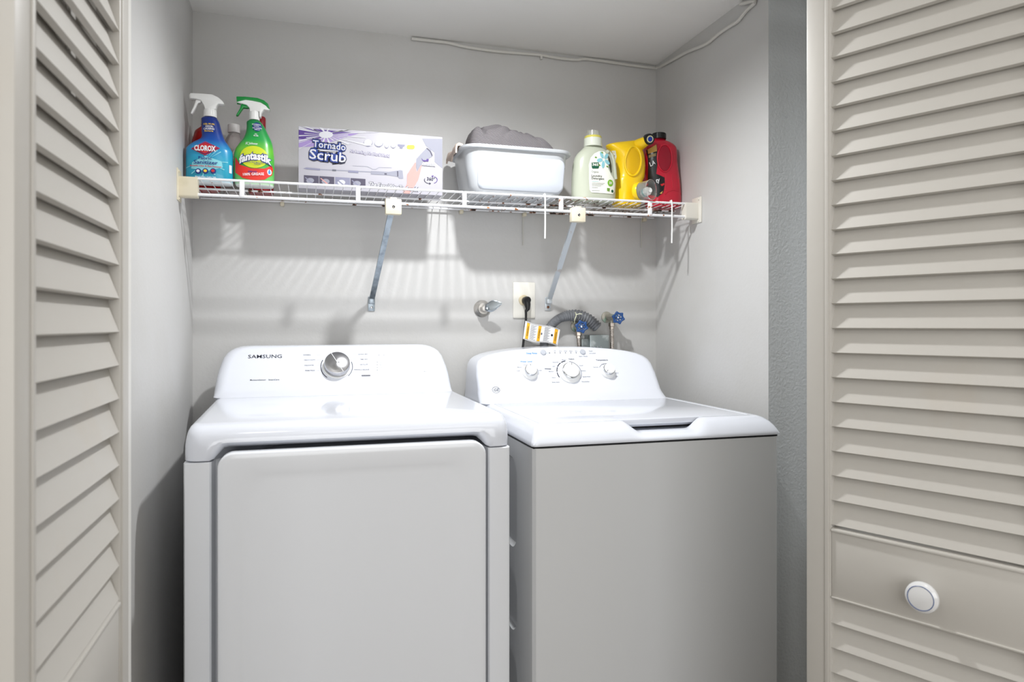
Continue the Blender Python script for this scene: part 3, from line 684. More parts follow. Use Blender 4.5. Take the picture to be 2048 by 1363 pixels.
def sprayer(parent, cf, Y, cy, body_pts, trig_pts, neck, th, mb, mt, top_pts=None, mtop=None):
    x0, x1, y0, y1 = neck
    p0 = atY(*cf((x0 + x1) / 2, y1), Y); p1 = atY(*cf((x0 + x1) / 2, y0), Y); r = (atY(*cf(x1, y1), Y).x - atY(*cf(x0, y1), Y).x) / 2
    b = B(); h = p1.z - p0.z
    b.lathe([(r, 0), (r * 1.02, .002), (r, h * .8), (r * .92, h)], (p0.x, cy, p0.z), n=48, warp=lambda t, hh: 1 + 0.018 * math.cos(24 * t))
    b.build('collar', mb, parent)
    f0 = lambda a, c: Vector((xz(cf, a, c, Y)[0], cy - th / 2, xz(cf, a, c, Y)[1]))
    b = B(); b.prism(body_pts, f0, (0, th, 0), 0.003); hd = b.build('spray_head', mb, parent)
    if top_pts:
        b = B(); b.prism(top_pts, lambda a, c: f0(a, c) - Vector((0, .0012, 0)), (0, th + .0024, 0), 0.0025); b.build('head_cover', mtop, hd)
    f1 = lambda a, c: Vector((xz(cf, a, c, Y)[0], cy - th * .32, xz(cf, a, c, Y)[1]))
    b = B(); b.prism(trig_pts, f1, (0, th * .64, 0), 0.0022); b.build('trigger', mt, parent)
    b = B(); nx = body_pts[0]; a = xz(cf, nx[0] + 14, nx[1] + 24, Y)
    b.lathe([(.0072, 0), (.0072, .010)], (a[0] - .006, cy, a[1]), (1, 0, 0), 8); b.build('nozzle', mt, parent)
sprayer(spr, c1, YC, cyC, [(168, 140), (240, 143), (370, 152), (430, 180), (470, 215), (487, 245), (455, 245), (430, 240), (412, 262), (410, 292), (310, 292), (300, 262), (285, 232), (268, 205), (215, 192), (170, 190)],
        [(222, 196), (272, 205), (268, 222), (238, 232), (222, 268), (203, 302), (188, 330), (172, 326), (180, 300), (200, 262), (212, 230)], (292, 411, 285, 356), .026, white_m, white_m)

# ---- green and yellow spray bottle
YG = 2.125; cyG = YG + .031; zG = shz(-.16) + .0045
def gx(x, y): return atY(*c1(x, y), YG).x
cxG = (gx(572, 800) + gx(944, 800)) / 2
spg = thing('spray_bottle', 'green and yellow spray bottle with green trigger, second from the left wall', 'spray bottle', (cxG, cyG, zG))
K = []
for y, x0, x1, hd, e in ((1090, 600, 925, .024, 3.2), (1060, 585, 938, .030, 3.0), (900, 573, 944, .032, 2.8), (740, 571, 944, .032, 2.6), (670, 580, 938, .031, 2.5), (610, 615, 930, .029, 2.4), (560, 655, 915, .026, 2.3), (500, 680, 885, .023, 2.2), (440, 688, 855, .020, 2.1), (400, 688, 825, .017, 2.0), (382, 712, 808, .0115, 2)):
    z = atY(*c1(700, y), YG).z - zG; K.append((max(z, 0), (gx(x0, y) + gx(x1, y)) / 2 - cxG, (gx(x1, y) - gx(x0, y)) / 2, hd, e))
K[0] = (0, *K[0][1:]); K[1] = (max(K[1][0], .004), *K[1][1:])
bt2 = Bottle(cxG, cyG, zG, K)
slv2 = zgrad('green_sleeve', [(0.0, (235, 238, 235)), (0.05, (120, 200, 110)), (0.30, (60, 175, 70)), (0.55, (110, 195, 60)), (0.7, (40, 165, 75)), (1.0, (14, 130, 66))], 0, 0.19)
bo = bt2.build('bottle', slv2, spg)
G = lambda e: (lambda x, z: bt2.front(x, z, e))
b = B(); q = lambda pts: poly(c1, pts, YG)
b.flat([q([(588, 735), (640, 815), (740, 850), (860, 850), (925, 815), (935, 850), (925, 905), (860, 950), (760, 958), (660, 935), (590, 880)])], G(.0008), 0, .004)
c_ = xz(c1, 765, 745, YG); b.flat([ell(c_[0], c_[1], .0385, .032)], G(.0012), 1, .004)
b.flat([ell(*xz(c1, 790, 462, YG), .0125, .0135)], G(.0008), 2, .004)
b.flat([ell(*xz(c1, 903, 880, YG), .0060, .0085)], G(.0012), 3, .004)
tx(b, c1, YG, 'POWERFUL', 783, 441, 11, 3, G(.0016), .03, wpx=80); tx(b, c1, YG, 'CLEAN', 783, 456, 10, 3, G(.0016), .03); tx(b, c1, YG, 'NO HARSH', 790, 475, 11, 3, G(.0016), .03, wpx=84); tx(b, c1, YG, 'SMELLS', 790, 490, 10, 3, G(.0016), .03)
tx(b, c1, YG, 'Kills', 780, 532, 9, 3, G(.0014)); tx(b, c1, YG, '99.9%', 780, 548, 12, 3, G(.0014), .04)
tx(b, c1, YG, 'SC Johnson', 738, 620, 22, 3, G(.0014), .02, shear=.4, wpx=112)
for bold, mi, e in ((.16, 2, .0018), (.06, 3, .0024)):
    xm = xz(c1, 770, 740, YG)[0]
    tx(b, c1, YG, 'fantastik', 770, 742, 66, mi, (lambda x, z, e=e: bt2.front(x, z + .002 - 7 * (x - xm) ** 2 + .04 * (x - xm), e)), bold, wpx=286 + 90 * bold, shear=.06)
tx(b, c1, YG, 'DISINFECTANT MULTI-PURPOSE', 782, 797, 10, 2, G(.0032), .03, wpx=205); tx(b, c1, YG, 'CLEANER', 795, 812, 10, 2, G(.0032), .03, wpx=64)
tx(b, c1, YG, 'REMOVES', 750, 880, 14, 2, G(.0026), .04, wpx=80); tx(b, c1, YG, '100% GREASE', 758, 902, 23, 3, G(.0026), .03, rot=.08, wpx=192)
b.flat([q([(903, 850), (893, 880), (895, 895), (911, 895), (914, 880)])], G(.0018), 4, .004)
b.build('front_label', [mat('red_ink2', (222, 48, 36), .4), mat('lime_ink', (206, 218, 44), .4), mat('navy_ink', (24, 52, 128)), wink_m, lblue_m], bo)['label'] = 'printed front with large slanted white lettering'
green_m = mat('green_plastic', (24, 140, 62), .3)
sprayer(spg, c1, YG, cyG, [(606, 190), (655, 195), (760, 200), (830, 215), (880, 250), (905, 296), (885, 300), (850, 292), (825, 325), (822, 360), (808, 362), (806, 310), (720, 310), (718, 280), (690, 250), (640, 236), (598, 226)],
        [(655, 234), (700, 246), (712, 275), (690, 276), (660, 272), (640, 300), (610, 345), (590, 345), (602, 322), (628, 278), (638, 240)], (712, 806, 303, 384), .024, white_m, green_m,
        [(596, 174), (680, 176), (790, 188), (850, 210), (890, 245), (905, 290), (893, 292), (868, 262), (820, 232), (740, 215), (680, 208), (600, 226)], green_m)

# ---- bottles behind
def lathe_thing(name, label, cat, x, y, prof, mm, cap=None, capm=None, group=None, capname='cap'):
    z = shz(x) + .004; t = thing(name, label, cat, (x, y, z), group=group)
    b = B(); b.lathe(prof, (x, y, z), n=36); b.build('bottle', mm, t)
    if cap: b = B(); b.lathe(cap, (x, y, z), n=30, warp=lambda t_, h_: 1 + .015 * math.cos(20 * t_)); b.build(capname, capm, t)
    return t
lathe_thing('cleaner_bottle', 'translucent red bottle tucked behind the blue and teal spray bottle', 'bottle', -.296, 2.255, [(.036, 0), (.040, .004), (.041, .12), (.040, .150), (.032, .178), (.016, .192), (.014, .20)], mat('red_liquid', (190, 24, 22), .15, trans=.35), [(.0155, .198), (.0155, .215), (.013, .217)], mat('beige_cap', (200, 186, 176), .4))
lathe_thing('glass_bottle', 'small clear bottle between the two spray bottles, behind them', 'bottle', -.222, 2.285, [(.028, 0), (.032, .004), (.032, .12), (.030, .150), (.022, .172), (.0155, .184), (.0155, .190)], mat('clear_pinkish_plastic', (240, 232, 230), .10, trans=.9), [(.0175, .188), (.0175, .212), (.015, .214)], mat('frosted_cap', (226, 222, 220), .4))
lathe_thing('cleaner_bottle', 'dark red capped bottle mostly hidden behind the green spray bottle', 'bottle', -.142, 2.272, [(.034, 0), (.037, .004), (.037, .12), (.030, .155), (.014, .19), (.012, .205)], mat('dark_red_liquid', (150, 22, 34), .2), [(.0135, .203), (.0135, .236), (.011, .240)], mat('dark_red_cap', (146, 24, 34), .35))

# ---- printed box
YX = 2.14
bx0 = atY(*c2(108, 600), YX).x; bx1 = atY(*c2(1952, 600), YX).x
bz0 = shz(.19) + .0045; bz1 = CAMZ + .5905
box = thing('product_box', 'white and purple printed cardboard box lying on the shelf left of the tub', 'box', ((bx0 + bx1) / 2, YX + .045, bz0))
b = B(); b.box((bx0, YX, bz0), (bx1, YX + .066, bz1), .0012); b.build('carton', mat('white_card', (178, 176, 184), .45), box)
P = lambda e: (lambda x, z: Vector((x, YX - e, z)))
q = lambda pts: poly(c2, pts, YX)
def cl(p):  # keep artwork on the face
    return [(max(bx0 + .0008, min(bx1 - .0008, x)), max(bz0 + .0008, min(bz1 - .0008, z))) for x, z in p]
pur = [mat('purple_ink', (78, 52, 126), .4), mat('lilac_ink', (146, 126, 178), .4), mat('navy_outline', (22, 24, 50), .4), mat('logo_blue', (26, 54, 130), .4), mat('box_white_ink', (194, 194, 200), .45), mat('light_grey_ink', (140, 141, 154), .4), mat('yellow_ink', (246, 206, 60)), mat('skin_ink', (200, 146, 140), .5), mat('photo_dark', (70, 66, 84), .4), mat('photo_mid', (128, 128, 150), .4), gink_m]
b = B()
b.flat([cl(q([(108, 160), (880, 235), (600, 320), (350, 400), (108, 410)]))], P(.0004), 1)
b.flat([cl(q([(108, 160), (840, 228), (520, 250), (480, 262), (300, 330), (108, 300)]))], P(.0007), 0)
for i in range(26):
    a = 2 * PI * i / 26; L = 130 + 110 * (i % 3); w_ = .05
    b.flat([cl(q([(460 + 25 * math.cos(a), 252 - 16 * math.sin(a)), (460 + 2.2 * L * math.cos(a - w_), 252 - .62 * L * math.sin(a - w_)), (460 + 2.2 * L * math.cos(a + w_), 252 - .62 * L * math.sin(a + w_))]))], P(.001), 4)
b.flat([q([(410 + 50 + 90 * math.cos(2 * PI * i / 20), 252 + 45 * math.sin(2 * PI * i / 20)) for i in range(20)])], P(.0011), 4)
for bold, mi, e in ((.26, 2, .0014), (.15, 3, .0017), (.02, 4, .002)):
    tx(b, c2, YX, 'Tornado', 502, 388, 84, mi, P(e), bold, wpx=420 + 75 * bold, grid=None, rot=-.055, shear=0)
    tx(b, c2, YX, 'Scrub', 482, 520, 122, mi, P(e), bold * .9, wpx=468 + 90 * bold, grid=None, rot=-.05, shear=.0)
b.flat([q([(345, 438), (620, 458), (620, 468), (400, 460)])], P(.0021), 4)
for bold, mi, e in ((.10, 0, .0009), (.03, 4, .0012)): tx(b, c2, YX, 'No bending, No Hard Work!', 1022, 492, 36, mi, P(e), bold, wpx=510, grid=None, rot=-.07)
for bold, mi, e in ((.12, 2, .0009), (.04, 4, .0012)): tx(b, c2, YX, 'The Easy Way To Scrub!', 1330, 918, 52, mi, P(e), bold, wpx=640, grid=None, rot=-.06)
for bold, mi, e in ((.10, 10, .0020), (.03, 4, .0022)): tx(b, c2, YX, 'Rotatable', 1772, 638, 28, mi, P(e), bold, wpx=172, grid=None, rot=-.02)
for x, y, rx, ry, mi in ((1000, 355, 58, 48, 5), (1135, 370, 55, 40, 5), (1237, 395, 28, 32, 5), (1322, 398, 34, 28, 5)):
    b.flat([cl(q([(x + rx * math.cos(2 * PI * i / 24), y + ry * math.sin(2 * PI * i / 24)) for i in range(24)]))], P(.0006), 5)
    b.flat([cl(q([(x + rx * .9 * math.cos(2 * PI * i / 24), y - 6 + ry * .85 * math.sin(2 * PI * i / 24)) for i in range(24)]))], P(.0009), 4)
    b.flat([q([(x - rx * .5, y + ry * .78), (x + rx * .5, y + ry * .78), (x + rx * .25, y + ry), (x - rx * .25, y + ry)])], P(.0012), 9)
b.flat([q([(1378, 372), (1474, 380), (1465, 402), (1445, 408), (1442, 430), (1405, 430), (1404, 406), (1380, 396)])], P(.0008), 9)
b.flat([q(rrect(1494, 1596, 384, 436, 22))], P(.0008), 6)
b.flat([q([(170, 682), (210, 670), (385, 686), (385, 708), (210, 694)])], P(.0008), 9); b.flat([q([(385, 690), (1040, 722), (1040, 734), (385, 702)])], P(.0006), 5)
b.flat([q([(540, 694), (590, 697), (590, 718), (540, 715)])], P(.001), 10); b.flat([q([(745, 706), (875, 715), (875, 742), (745, 734)])], P(.001), 9)
b.flat([q([(1035, 715), (1260, 728), (1375, 712), (1410, 705), (1440, 712), (1450, 812), (1400, 815), (1380, 790), (1260, 770), (1035, 760)])], P(.0008), 5)
b.flat([q([(1370, 718), (1384, 718), (1386, 786), (1372, 786)])], P(.0011), 8); b.flat([q([(1208, 745), (1238, 746), (1238, 762), (1208, 760)])], P(.0011), 8)
b.flat([q([(800, 648), (990, 656), (1060, 692), (1100, 690), (1140, 668), (1300, 672), (1300, 676), (1142, 673), (1100, 697), (1058, 697), (988, 661), (800, 652)])], P(.0006), 5)
for i, (x, y) in enumerate(((178, 768), (376, 780), (578, 792), (776, 806))):
    wd = 190
    b.flat([q([(x, y), (x + wd, y + 12), (x + wd, y + 118), (x, y + 112)])], P(.0006), (8, 8, 9, 8)[i])
    b.flat([q([(x + 60 + 50 * math.cos(t * PI / 8) + 20, y + 70 + 34 * math.sin(t * PI / 8)) for t in range(16)])], P(.0009), 5 if i != 2 else 4)
    b.flat([q([(x + 10, y + 30), (x + 22, y + 26), (x + 110, y + 96), (x + 96, y + 104)])], P(.0012), 9 if i != 1 else 7)
b.flat([cl(q([(1440, 1040), (1495, 880), (1500, 760), (1545, 690), (1600, 605), (1612, 610), (1612, 690), (1622, 730), (1650, 660), (1690, 640), (1660, 760), (1640, 830), (1600, 900), (1555, 960), (1530, 1050)]))], P(.0008), 7)
b.flat([cl(q([(1618, 560), (1700, 470), (1750, 420), (1800, 440), (1825, 500), (1820, 530), (1700, 600), (1630, 720), (1612, 660)]))], P(.001), 5)
b.flat([q([(1742, 425), (1755, 420), (1800, 462), (1826, 518), (1816, 530), (1790, 470)])], P(.0014), 8)
b.flat([cl(q([(1690, 300), (1952, 305), (1952, 680), (1850, 600), (1850, 480), (1740, 395)]))], P(.0005), 5)
b.flat([q([(1680, 545), (1700, 575), (1740, 580), (1752, 560), (1778, 565), (1768, 600), (1755, 592), (1720, 598), (1690, 580)])], P(.0014), 0)
tx(b, c2, YX, '360°', 1802, 818, 40, 2, P(.0012), .02, wpx=100, grid=None, rot=-.03)
R_ = lambda r1, r2, a0, a1: [(1802 + r1 * 84 * math.cos(math.radians(a0 + (a1 - a0) * i / 20)), 830 - r1 * 50 * math.sin(math.radians(a0 + (a1 - a0) * i / 20))) for i in range(21)] + [(1802 + r2 * 84 * math.cos(math.radians(a1 + (a0 - a1) * i / 20)), 830 - r2 * 50 * math.sin(math.radians(a1 + (a0 - a1) * i / 20))) for i in range(21)]
b.flat([q(R_(1.03, .93, 60, -60))], P(.0012), 0); b.flat([q(R_(1.03, .93, 160, 265))], P(.0012), 2)
b.flat([q([(1835, 770), (1808, 780), (1832, 798)])], P(.0013), 0); b.flat([q([(1780, 862), (1805, 876), (1782, 892)])], P(.0013), 2)
b.flat([cl(q([(100, 955), (900, 1002), (900, 1060), (100, 1010)]))], P(.0006), 0)
b.build('printed_front', pur, box)['label'] = 'printed front with purple burst and blue outlined title'

# ---- white plastic tub
YT = 2.075; z0 = shz(.65) + .0045; zt = CAMZ + .563
tx0, tx1 = atY(926, 310, YT).x, atY(1152, 310, YT).x; ty0, ty1 = YT, 2.322
tub = thing('plastic_tub', 'white rectangular plastic tub holding towels on the middle of the shelf', 'tub', ((tx0 + tx1) / 2, 2.2, z0))
b = B()
def tr(o, z, r, y0o=0): return [(x, y, z) for x, y in rrect(tx0 + o, tx1 - o, ty0 + o * .8, ty1 - o * .6, r, 7)]
b.loft([tr(.050, z0, .03), tr(.044, z0 + .003, .035), tr(.030, z0 + .03, .04), tr(.020, z0 + .09, .045), tr(.015, zt - .016, .048), tr(.013, zt - .012, .05), tr(.002, zt - .011, .055), tr(0, zt - .008, .056), tr(0, zt - .002, .056), tr(.003, zt, .055), tr(.012, zt, .05), tr(.017, zt - .004, .045), tr(.032, z0 + .03, .036), tr(.055, z0 + .006, .03)])
tb_m = mat('milky_plastic', (188, 191, 194), .28, coat=.2)
b.build('basin', tb_m, tub, sharp=50)
# raised front panel of the tub
b = B()
def tp(o, e):
    out = []
    for x, z in rrect(tx0 + .048 + o, tx1 - .030 - o, z0 + .016 + o, zt - .030 - o, .022, 6):
        t = (z - z0) / (zt - z0); out.append((x - .0 + (x - (tx0 + tx1) / 2) * -.04 * (1 - t), YT + .8 * interp([(0, .048), (.2, .030), (.57, .020), (.9, .015)], t) - e, z))
    return out
b.loft([tp(0, -.002), tp(.002, .0018), tp(.006, .003), tp(.03, .0032)]); b.build('front_panel', mat('pale_blue_plastic', (196, 201, 209), .3, coat=.2), tub, sharp=50)

def cloth(name, label, mm, cx, cy, zb, hx_, hy_, hfun, nx=90, ny=60, layers=1):
    b = B(); rings = []
    for j in range(ny + 1):
        row = []
        for i in range(nx + 1):
            s_, t_ = -1 + 2 * i / nx, -1 + 2 * j / ny
            r = (abs(s_) ** 5 + abs(t_) ** 5) ** (1 / 5); h = hfun(s_, t_)
            wv = .0035 * math.sin(9 * s_ + 4 * t_) + .0025 * math.sin(17 * t_ + 5 * s_ * s_)
            row.append((cx + s_ * hx_, cy + t_ * hy_, zb + max(0, 1 - r ** 14) ** .5 * h * (1 if r < 1 else 0) + wv * (1 - min(r, 1) ** 4)))
        rings.append(row)
    b.loft(rings, cap0=False, cap1=False, closed=False)
    m = len(b.v); nn = nx + 1
    # underside
    b2 = [(p.x, p.y, zb - .004) for p in b.v]
    b.add(b2, [tuple(reversed([j * nn + i, j * nn + i + 1, (j + 1) * nn + i + 1, (j + 1) * nn + i])) for j in range(ny) for i in range(nx)])
    edge = [i for i in range(nn)] + [j * nn + nx for j in range(1, ny + 1)] + [ny * nn + i for i in range(nx - 1, -1, -1)] + [j * nn for j in range(ny - 1, 0, -1)]
    for a, c in zip(edge, edge[1:] + edge[:1]): b.f.append((a, c, m + c, m + a)); b.m.append(0)
    o = b.build(name, mm, sharp=80); return o
tow_m = mat('grey_towel', (112, 106, 108), .95, spec=.1)
nt = tow_m.node_tree; tc = nt.nodes.new('ShaderNodeTexCoord'); wv = nt.nodes.new('ShaderNodeTexWave'); wv.inputs['Scale'].default_value = 70; wv.inputs['Distortion'].default_value = 1.2; wv.inputs['Detail'].default_value = 1
mp = nt.nodes.new('ShaderNodeMapping'); mp.inputs['Rotation'].default_value = (0.5, 1.1, 0.2); bp = nt.nodes.new('ShaderNodeBump'); bp.inputs['Strength'].default_value = .8; bp.inputs['Distance'].default_value = .002
nt.links.new(tc.outputs['Object'], mp.inputs[0]); nt.links.new(mp.outputs[0], wv.inputs['Vector']); nt.links.new(wv.outputs['Fac'], bp.inputs['Height']); nt.links.new(bp.outputs[0], nt.nodes['Principled BSDF'].inputs['Normal'])
mx = nt.nodes.new('ShaderNodeMix'); mx.data_type = 'RGBA'; mx.inputs['A'].default_value = (*lin((98, 94, 97)), 1); mx.inputs['B'].default_value = (*lin((142, 138, 140)), 1)
nt.links.new(wv.outputs['Fac'], mx.inputs['Factor']); nt.links.new(mx.outputs['Result'], nt.nodes['Principled BSDF'].inputs['Base Color'])
# towel: silhouette height along x taken from its folded shape
pk = [(-1, .11), (-.97, .130), (-.3, .131), (.2, .122), (.55, .102), (.8, .080), (1, .050)]
def towel_h(s_, t_):
    h = interp(pk, s_); ridge = .006 * math.exp(-((t_ + .2 - .5 * s_) / .12) ** 2) - .006 * math.exp(-((t_ + .35 + .3 * s_) / .08) ** 2)
    return h * (1 - .10 * t_ * t_) + ridge - .010 * max(0, -t_ - .3) * (1 + math.sin(7 * s_)) - .014 * math.exp(-((s_ - .35 - .7 * t_) / .06) ** 2) - .016 * math.exp(-((s_ + .80 + .15 * t_) / .035) ** 2) - .008 * math.exp(-((s_ - .05 + .5 * t_) / .05) ** 2)
ta, tb_ = atY(934, 290, 2.17).x, atY(1118, 290, 2.17).x
o = cloth('towel', '', tow_m, (ta + tb_) / 2, 2.195, zt - .050, (tb_ - ta) / 2, .080, towel_h)
for v in o.data.vertices: pass
tag(o, 'grey ribbed towel folded in the white tub', 'towel')
b = B(); rings = []
for j in range(25):
    t = j / 24; y = 2.135 + .155 * t; k = .004 * math.sin(9 * t) + .002 * math.sin(23 * t)
    out = [(tx0 + .026, zt - .022), (tx0 + .020, zt - .004), (tx0 + .013, zt + .009 + k), (tx0 + .002, zt + .012 + k), (tx0 - .008, zt + .006 + k), (tx0 - .011, zt - .006), (tx0 - .0115, zt - .020 + 2 * k)]
    inn = [(tx0 - .006, zt - .020 + 2 * k), (tx0 - .0055, zt - .005), (tx0 - .004, zt + .0025), (tx0 + .004, zt + .004), (tx0 + .011, zt + .002), (tx0 + .020, zt - .010), (tx0 + .0225, zt - .022)]
    rings.append([(x, y, z) for x, z in out + inn])
b.loft(rings); o = b.build('cloth', mat('tan_cloth', (206, 188, 176), .9, bump=(300, .5, .002)), sharp=70)
tag(o, 'pale tan cloth draped over the left rim of the white tub', 'cloth')

# ---- laundry detergent jug
def jug(name, label, cx, cy, keys, mm, rot=0):
    z = shz(cx) + .0045; t = thing(name, label, 'jug', (cx, cy, z)); return t, Bottle(cx, cy, z, keys)
YJ = 2.10; jx0, jx1 = atY(*c4(118, 600), YJ).x, atY(*c4(552, 600), YJ).x; cxJ = (jx0 + jx1) / 2; cyJ = YJ + .038; zJ = shz(cxJ) + .0045
jg = thing('detergent_jug', 'translucent pale green detergent jug with white label right of the tub', 'jug', (cxJ, cyJ, zJ))
K = []
for y, x0, x1, hd, e in ((852, 140, 530, .030, 3), (835, 122, 543, .036, 2.8), (760, 116, 548, .038, 2.6), (650, 118, 552, .038, 2.6), (540, 124, 542, .038, 2.5), (450, 135, 535, .036, 2.4), (380, 165, 515, .033, 2.3), (330, 210, 470, .028, 2.2), (300, 238, 425, .020, 2), (285, 243, 415, .0155, 2)):
    K.append((max(0, atY(*c4(300, y), YJ).z - zJ), (atY(*c4(x0, y), YJ).x + atY(*c4(x1, y), YJ).x) / 2 - cxJ, (atY(*c4(x1, y), YJ).x - atY(*c4(x0, y), YJ).x) / 2, hd, e))
K[0] = (0, *K[0][1:])
bj = Bottle(cxJ, cyJ, zJ, K)
jm = mat('milky_green_plastic', (208, 213, 194), .25, trans=.25)
bo = bj.build('bottle', jm, jg)
J = lambda e: (lambda x, z: bj.front(x, z, e))
q = lambda pts: poly(c4, pts, YJ)
# handle: raised grip, with the shade of its slit as a flat dark patch
b = B(); b.flat([q([(447, 400), (462, 430), (476, 500), (476, 575), (466, 580), (450, 520), (444, 450)])], J(.0012), 0, .004); b.build('handle_slit_shade', mat('slit_shade_olive', (60, 62, 44), .6), bo)
b = B(); b.tube([bj.front(*xz(c4, x, y, YJ), .002) for x, y in ((440, 360), (470, 350), (500, 385), (515, 450), (520, 530), (524, 600), (530, 640))], .0055, 10); b.build('handle', jm, bo)
# measuring cap
pn = atY(*c4(328, 295), YJ); h = atY(*c4(328, 212), YJ).z - pn.z; r_ = (atY(*c4(415, 290), YJ).x - atY(*c4(243, 290), YJ).x) / 2
b = B(); b.lathe([(r_, 0), (r_ * 1.02, .003), (r_ * .98, h)], (pn.x, cyJ, pn.z), n=40); b.build('neck_ring', mat('frosted_neck', (214, 218, 204), .3), jg)
b = B(); b.lathe([(r_ * .98, 0), (r_ * .96, .004), (r_ * .90, .008)], (pn.x, cyJ, pn.z + h), n=40); b.build('cap_base', mat('olive_yellow', (206, 196, 96), .4), jg)
b = B(); h2_ = atY(*c4(328, 135), YJ).z - pn.z - h; b.lathe([(r_ * .72, 0.002), (r_ * .66, h2_), (r_ * .6, h2_)], (pn.x, cyJ, pn.z + h), n=36); b.build('cap', mat('clear_cap', (236, 238, 232), .1, trans=.7), jg)
b = B()
b.flat([q([(265, 780), (248, 750), (242, 640), (242, 500), (262, 430), (300, 385), (350, 360), (405, 362), (432, 400), (440, 470), (440, 540), (470, 600), (508, 645), (522, 690), (512, 770), (490, 795), (400, 790)])], J(.0008), 0, .004)
for a in range(5):
    an = 2 * PI * a / 5 + .5; px, py = 392 + 42 * math.cos(an), 448 + 52 * math.sin(an)
    b.flat([q([(px + 30 * math.cos(2 * PI * i / 14) * math.cos(an) - 16 * math.sin(2 * PI * i / 14) * math.sin(an), py + 38 * math.cos(2 * PI * i / 14) * math.sin(an) + 20 * math.sin(2 * PI * i / 14) * math.cos(an)) for i in range(14)])], J(.0013), 1, .004)
for px, py in ((312, 425), (380, 375), (345, 505), (428, 518)): b.flat([q([(px - 14, py), (px, py - 10), (px + 14, py + 4), (px, py + 10)])], J(.0014), 2, .004)
b.flat([q([(267, 478), (338, 478), (340, 530), (330, 540), (275, 540), (268, 530)])], J(.0016), 3, .004)
tx(b, c4, YJ, '365', 303, 500, 26, 0, J(.0021), .04, wpx=58); tx(b, c4, YJ, 'Organic', 301, 572, 20, 5, J(.0014), .0, wpx=72)
tx(b, c4, YJ, 'Laundry', 317, 613, 21, 4, J(.0014), .018, wpx=106); tx(b, c4, YJ, 'Detergent', 328, 640, 21, 4, J(.0014), .018, wpx=128)
for y, w_ in ((668, 70), (686, 130), (698, 118), (712, 95), (730, 60), (760, 80)): b.flat([q([(268, y), (268 + w_, y + 2), (268 + w_, y + 5), (268, y + 3)])], J(.0014), 1 if y == 668 else 5, .004)
b.flat([[xz(c4, 460 + 31 * math.cos(i * PI / 12), 684 + 34 * math.sin(i * PI / 12), YJ) for i in range(24)]], J(.0013), 6, .004); tx(b, c4, YJ, '33', 460, 684, 24, 0, J(.0018), .05)
b.flat([[xz(c4, 484 + 14 * math.cos(i * PI / 8), 765 + 15 * math.sin(i * PI / 8), YJ) for i in range(16)]], J(.0013), 3, .004); b.flat([q([(422, 735), (455, 738), (450, 770), (424, 765)])], J(.0013), 2, .004)
b.build('label_sticker', [mat('label_paper', (240, 242, 230), .5), mat('flower_teal', (140, 196, 206), .5), mat('leaf_green', (110, 150, 60), .5), mat('deep_green', (16, 84, 60), .5), ink_m, gink_m, mat('badge_green', (120, 180, 50), .5)], bo)['label'] = 'white label with teal flower'

# ---- yellow jug, its capped spout leaning towards the room
YY = 2.125; cf = c4
def jx(x, y, Y): return atY(*c4(x, y), Y).x
yx0, yx1 = jx(545, 600, YY), jx(850, 500, YY); cxY = (yx0 + yx1) / 2; cyY = YY + .045; zY = shz(cxY) + .0045
yj = thing('detergent_jug', 'yellow jug with black and blue cap, right of the pale green jug', 'jug', (cxY, cyY, zY))
K = []
for y, x0, x1, hd, e in ((870, 560, 800, .035, 3), (850, 545, 812, .042, 2.8), (760, 545, 812, .045, 2.7), (650, 548, 822, .045, 2.6), (600, 560, 842, .045, 2.5), (500, 560, 852, .045, 2.5), (420, 545, 850, .044, 2.4), (350, 510, 842, .042, 2.3), (310, 480, 830, .036, 2.2), (285, 475, 815, .032, 2.1), (262, 530, 810, .027, 2.), (242, 630, 806, .022, 2), (226, 710, 800, .016, 2), (218, 750, 792, .009, 2)):
    K.append((max(0, atY(*c4(680, y), YY).z - zY), (jx(x0, y, YY) + jx(x1, y, YY)) / 2 - cxY, (jx(x1, y, YY) - jx(x0, y, YY)) / 2, hd, e))
K[0] = (0, *K[0][1:])
by = Bottle(cxY, cyY, zY, K); ym = mat('yellow_plastic', (246, 204, 20), .28, coat=.2)
bo = by.build('bottle', ym, yj)
Yf = lambda e: (lambda x, z: by.front(x, z, e))
# grip opening: raised rim around a flat patch, its inner shade painted as darker yellow
rim = [xz(c4, 692 + 78 * math.cos(2 * PI * i / 40) + 8 * math.sin(2 * PI * i / 40), 462 - 150 * math.sin(2 * PI * i / 40) * (1 + .0 * i), YY) for i in range(41)]
b = B(); b.tube([by.front(x, z, .0005) for x, z in rim], .0042, 8, caps=False); b.build('grip_rim', ym, bo)
b = B(); b.flat([[xz(c4, 692 + 66 * math.cos(2 * PI * i / 40), 462 - 136 * math.sin(2 * PI * i / 40), YY) for i in range(40)]], Yf(.0008), 0, .004); b.build('grip_shade', mat('shaded_yellow_plastic', (226, 178, 14), .35), bo)
cpos = atY(*c4(850, 243), YY - .012); base_p = Vector((jx(770, 290, YY), cyY - .010, atY(*c4(770, 290), YY).z))
ax = (cpos - base_p); b = B(); L = ax.length; b.tube([base_p - ax * .15, base_p + ax * .3, base_p + ax * .8], [.022, .0205, .0155], 24); b.build('spout', ym, yj)
axn = Vector((-.02, -.96, -.22)).normalized()
b = B(); b.lathe([(.0165, -.016), (.0182, -.013), (.0185, .003), (.0170, .0060), (0, .0062)], cpos, axn, 36, warp=lambda t_, h_: 1 + .012 * math.cos(28 * t_)); cp = b.build('cap', black_m, yj); cp['label'] = 'black cap with blue and cream disc'
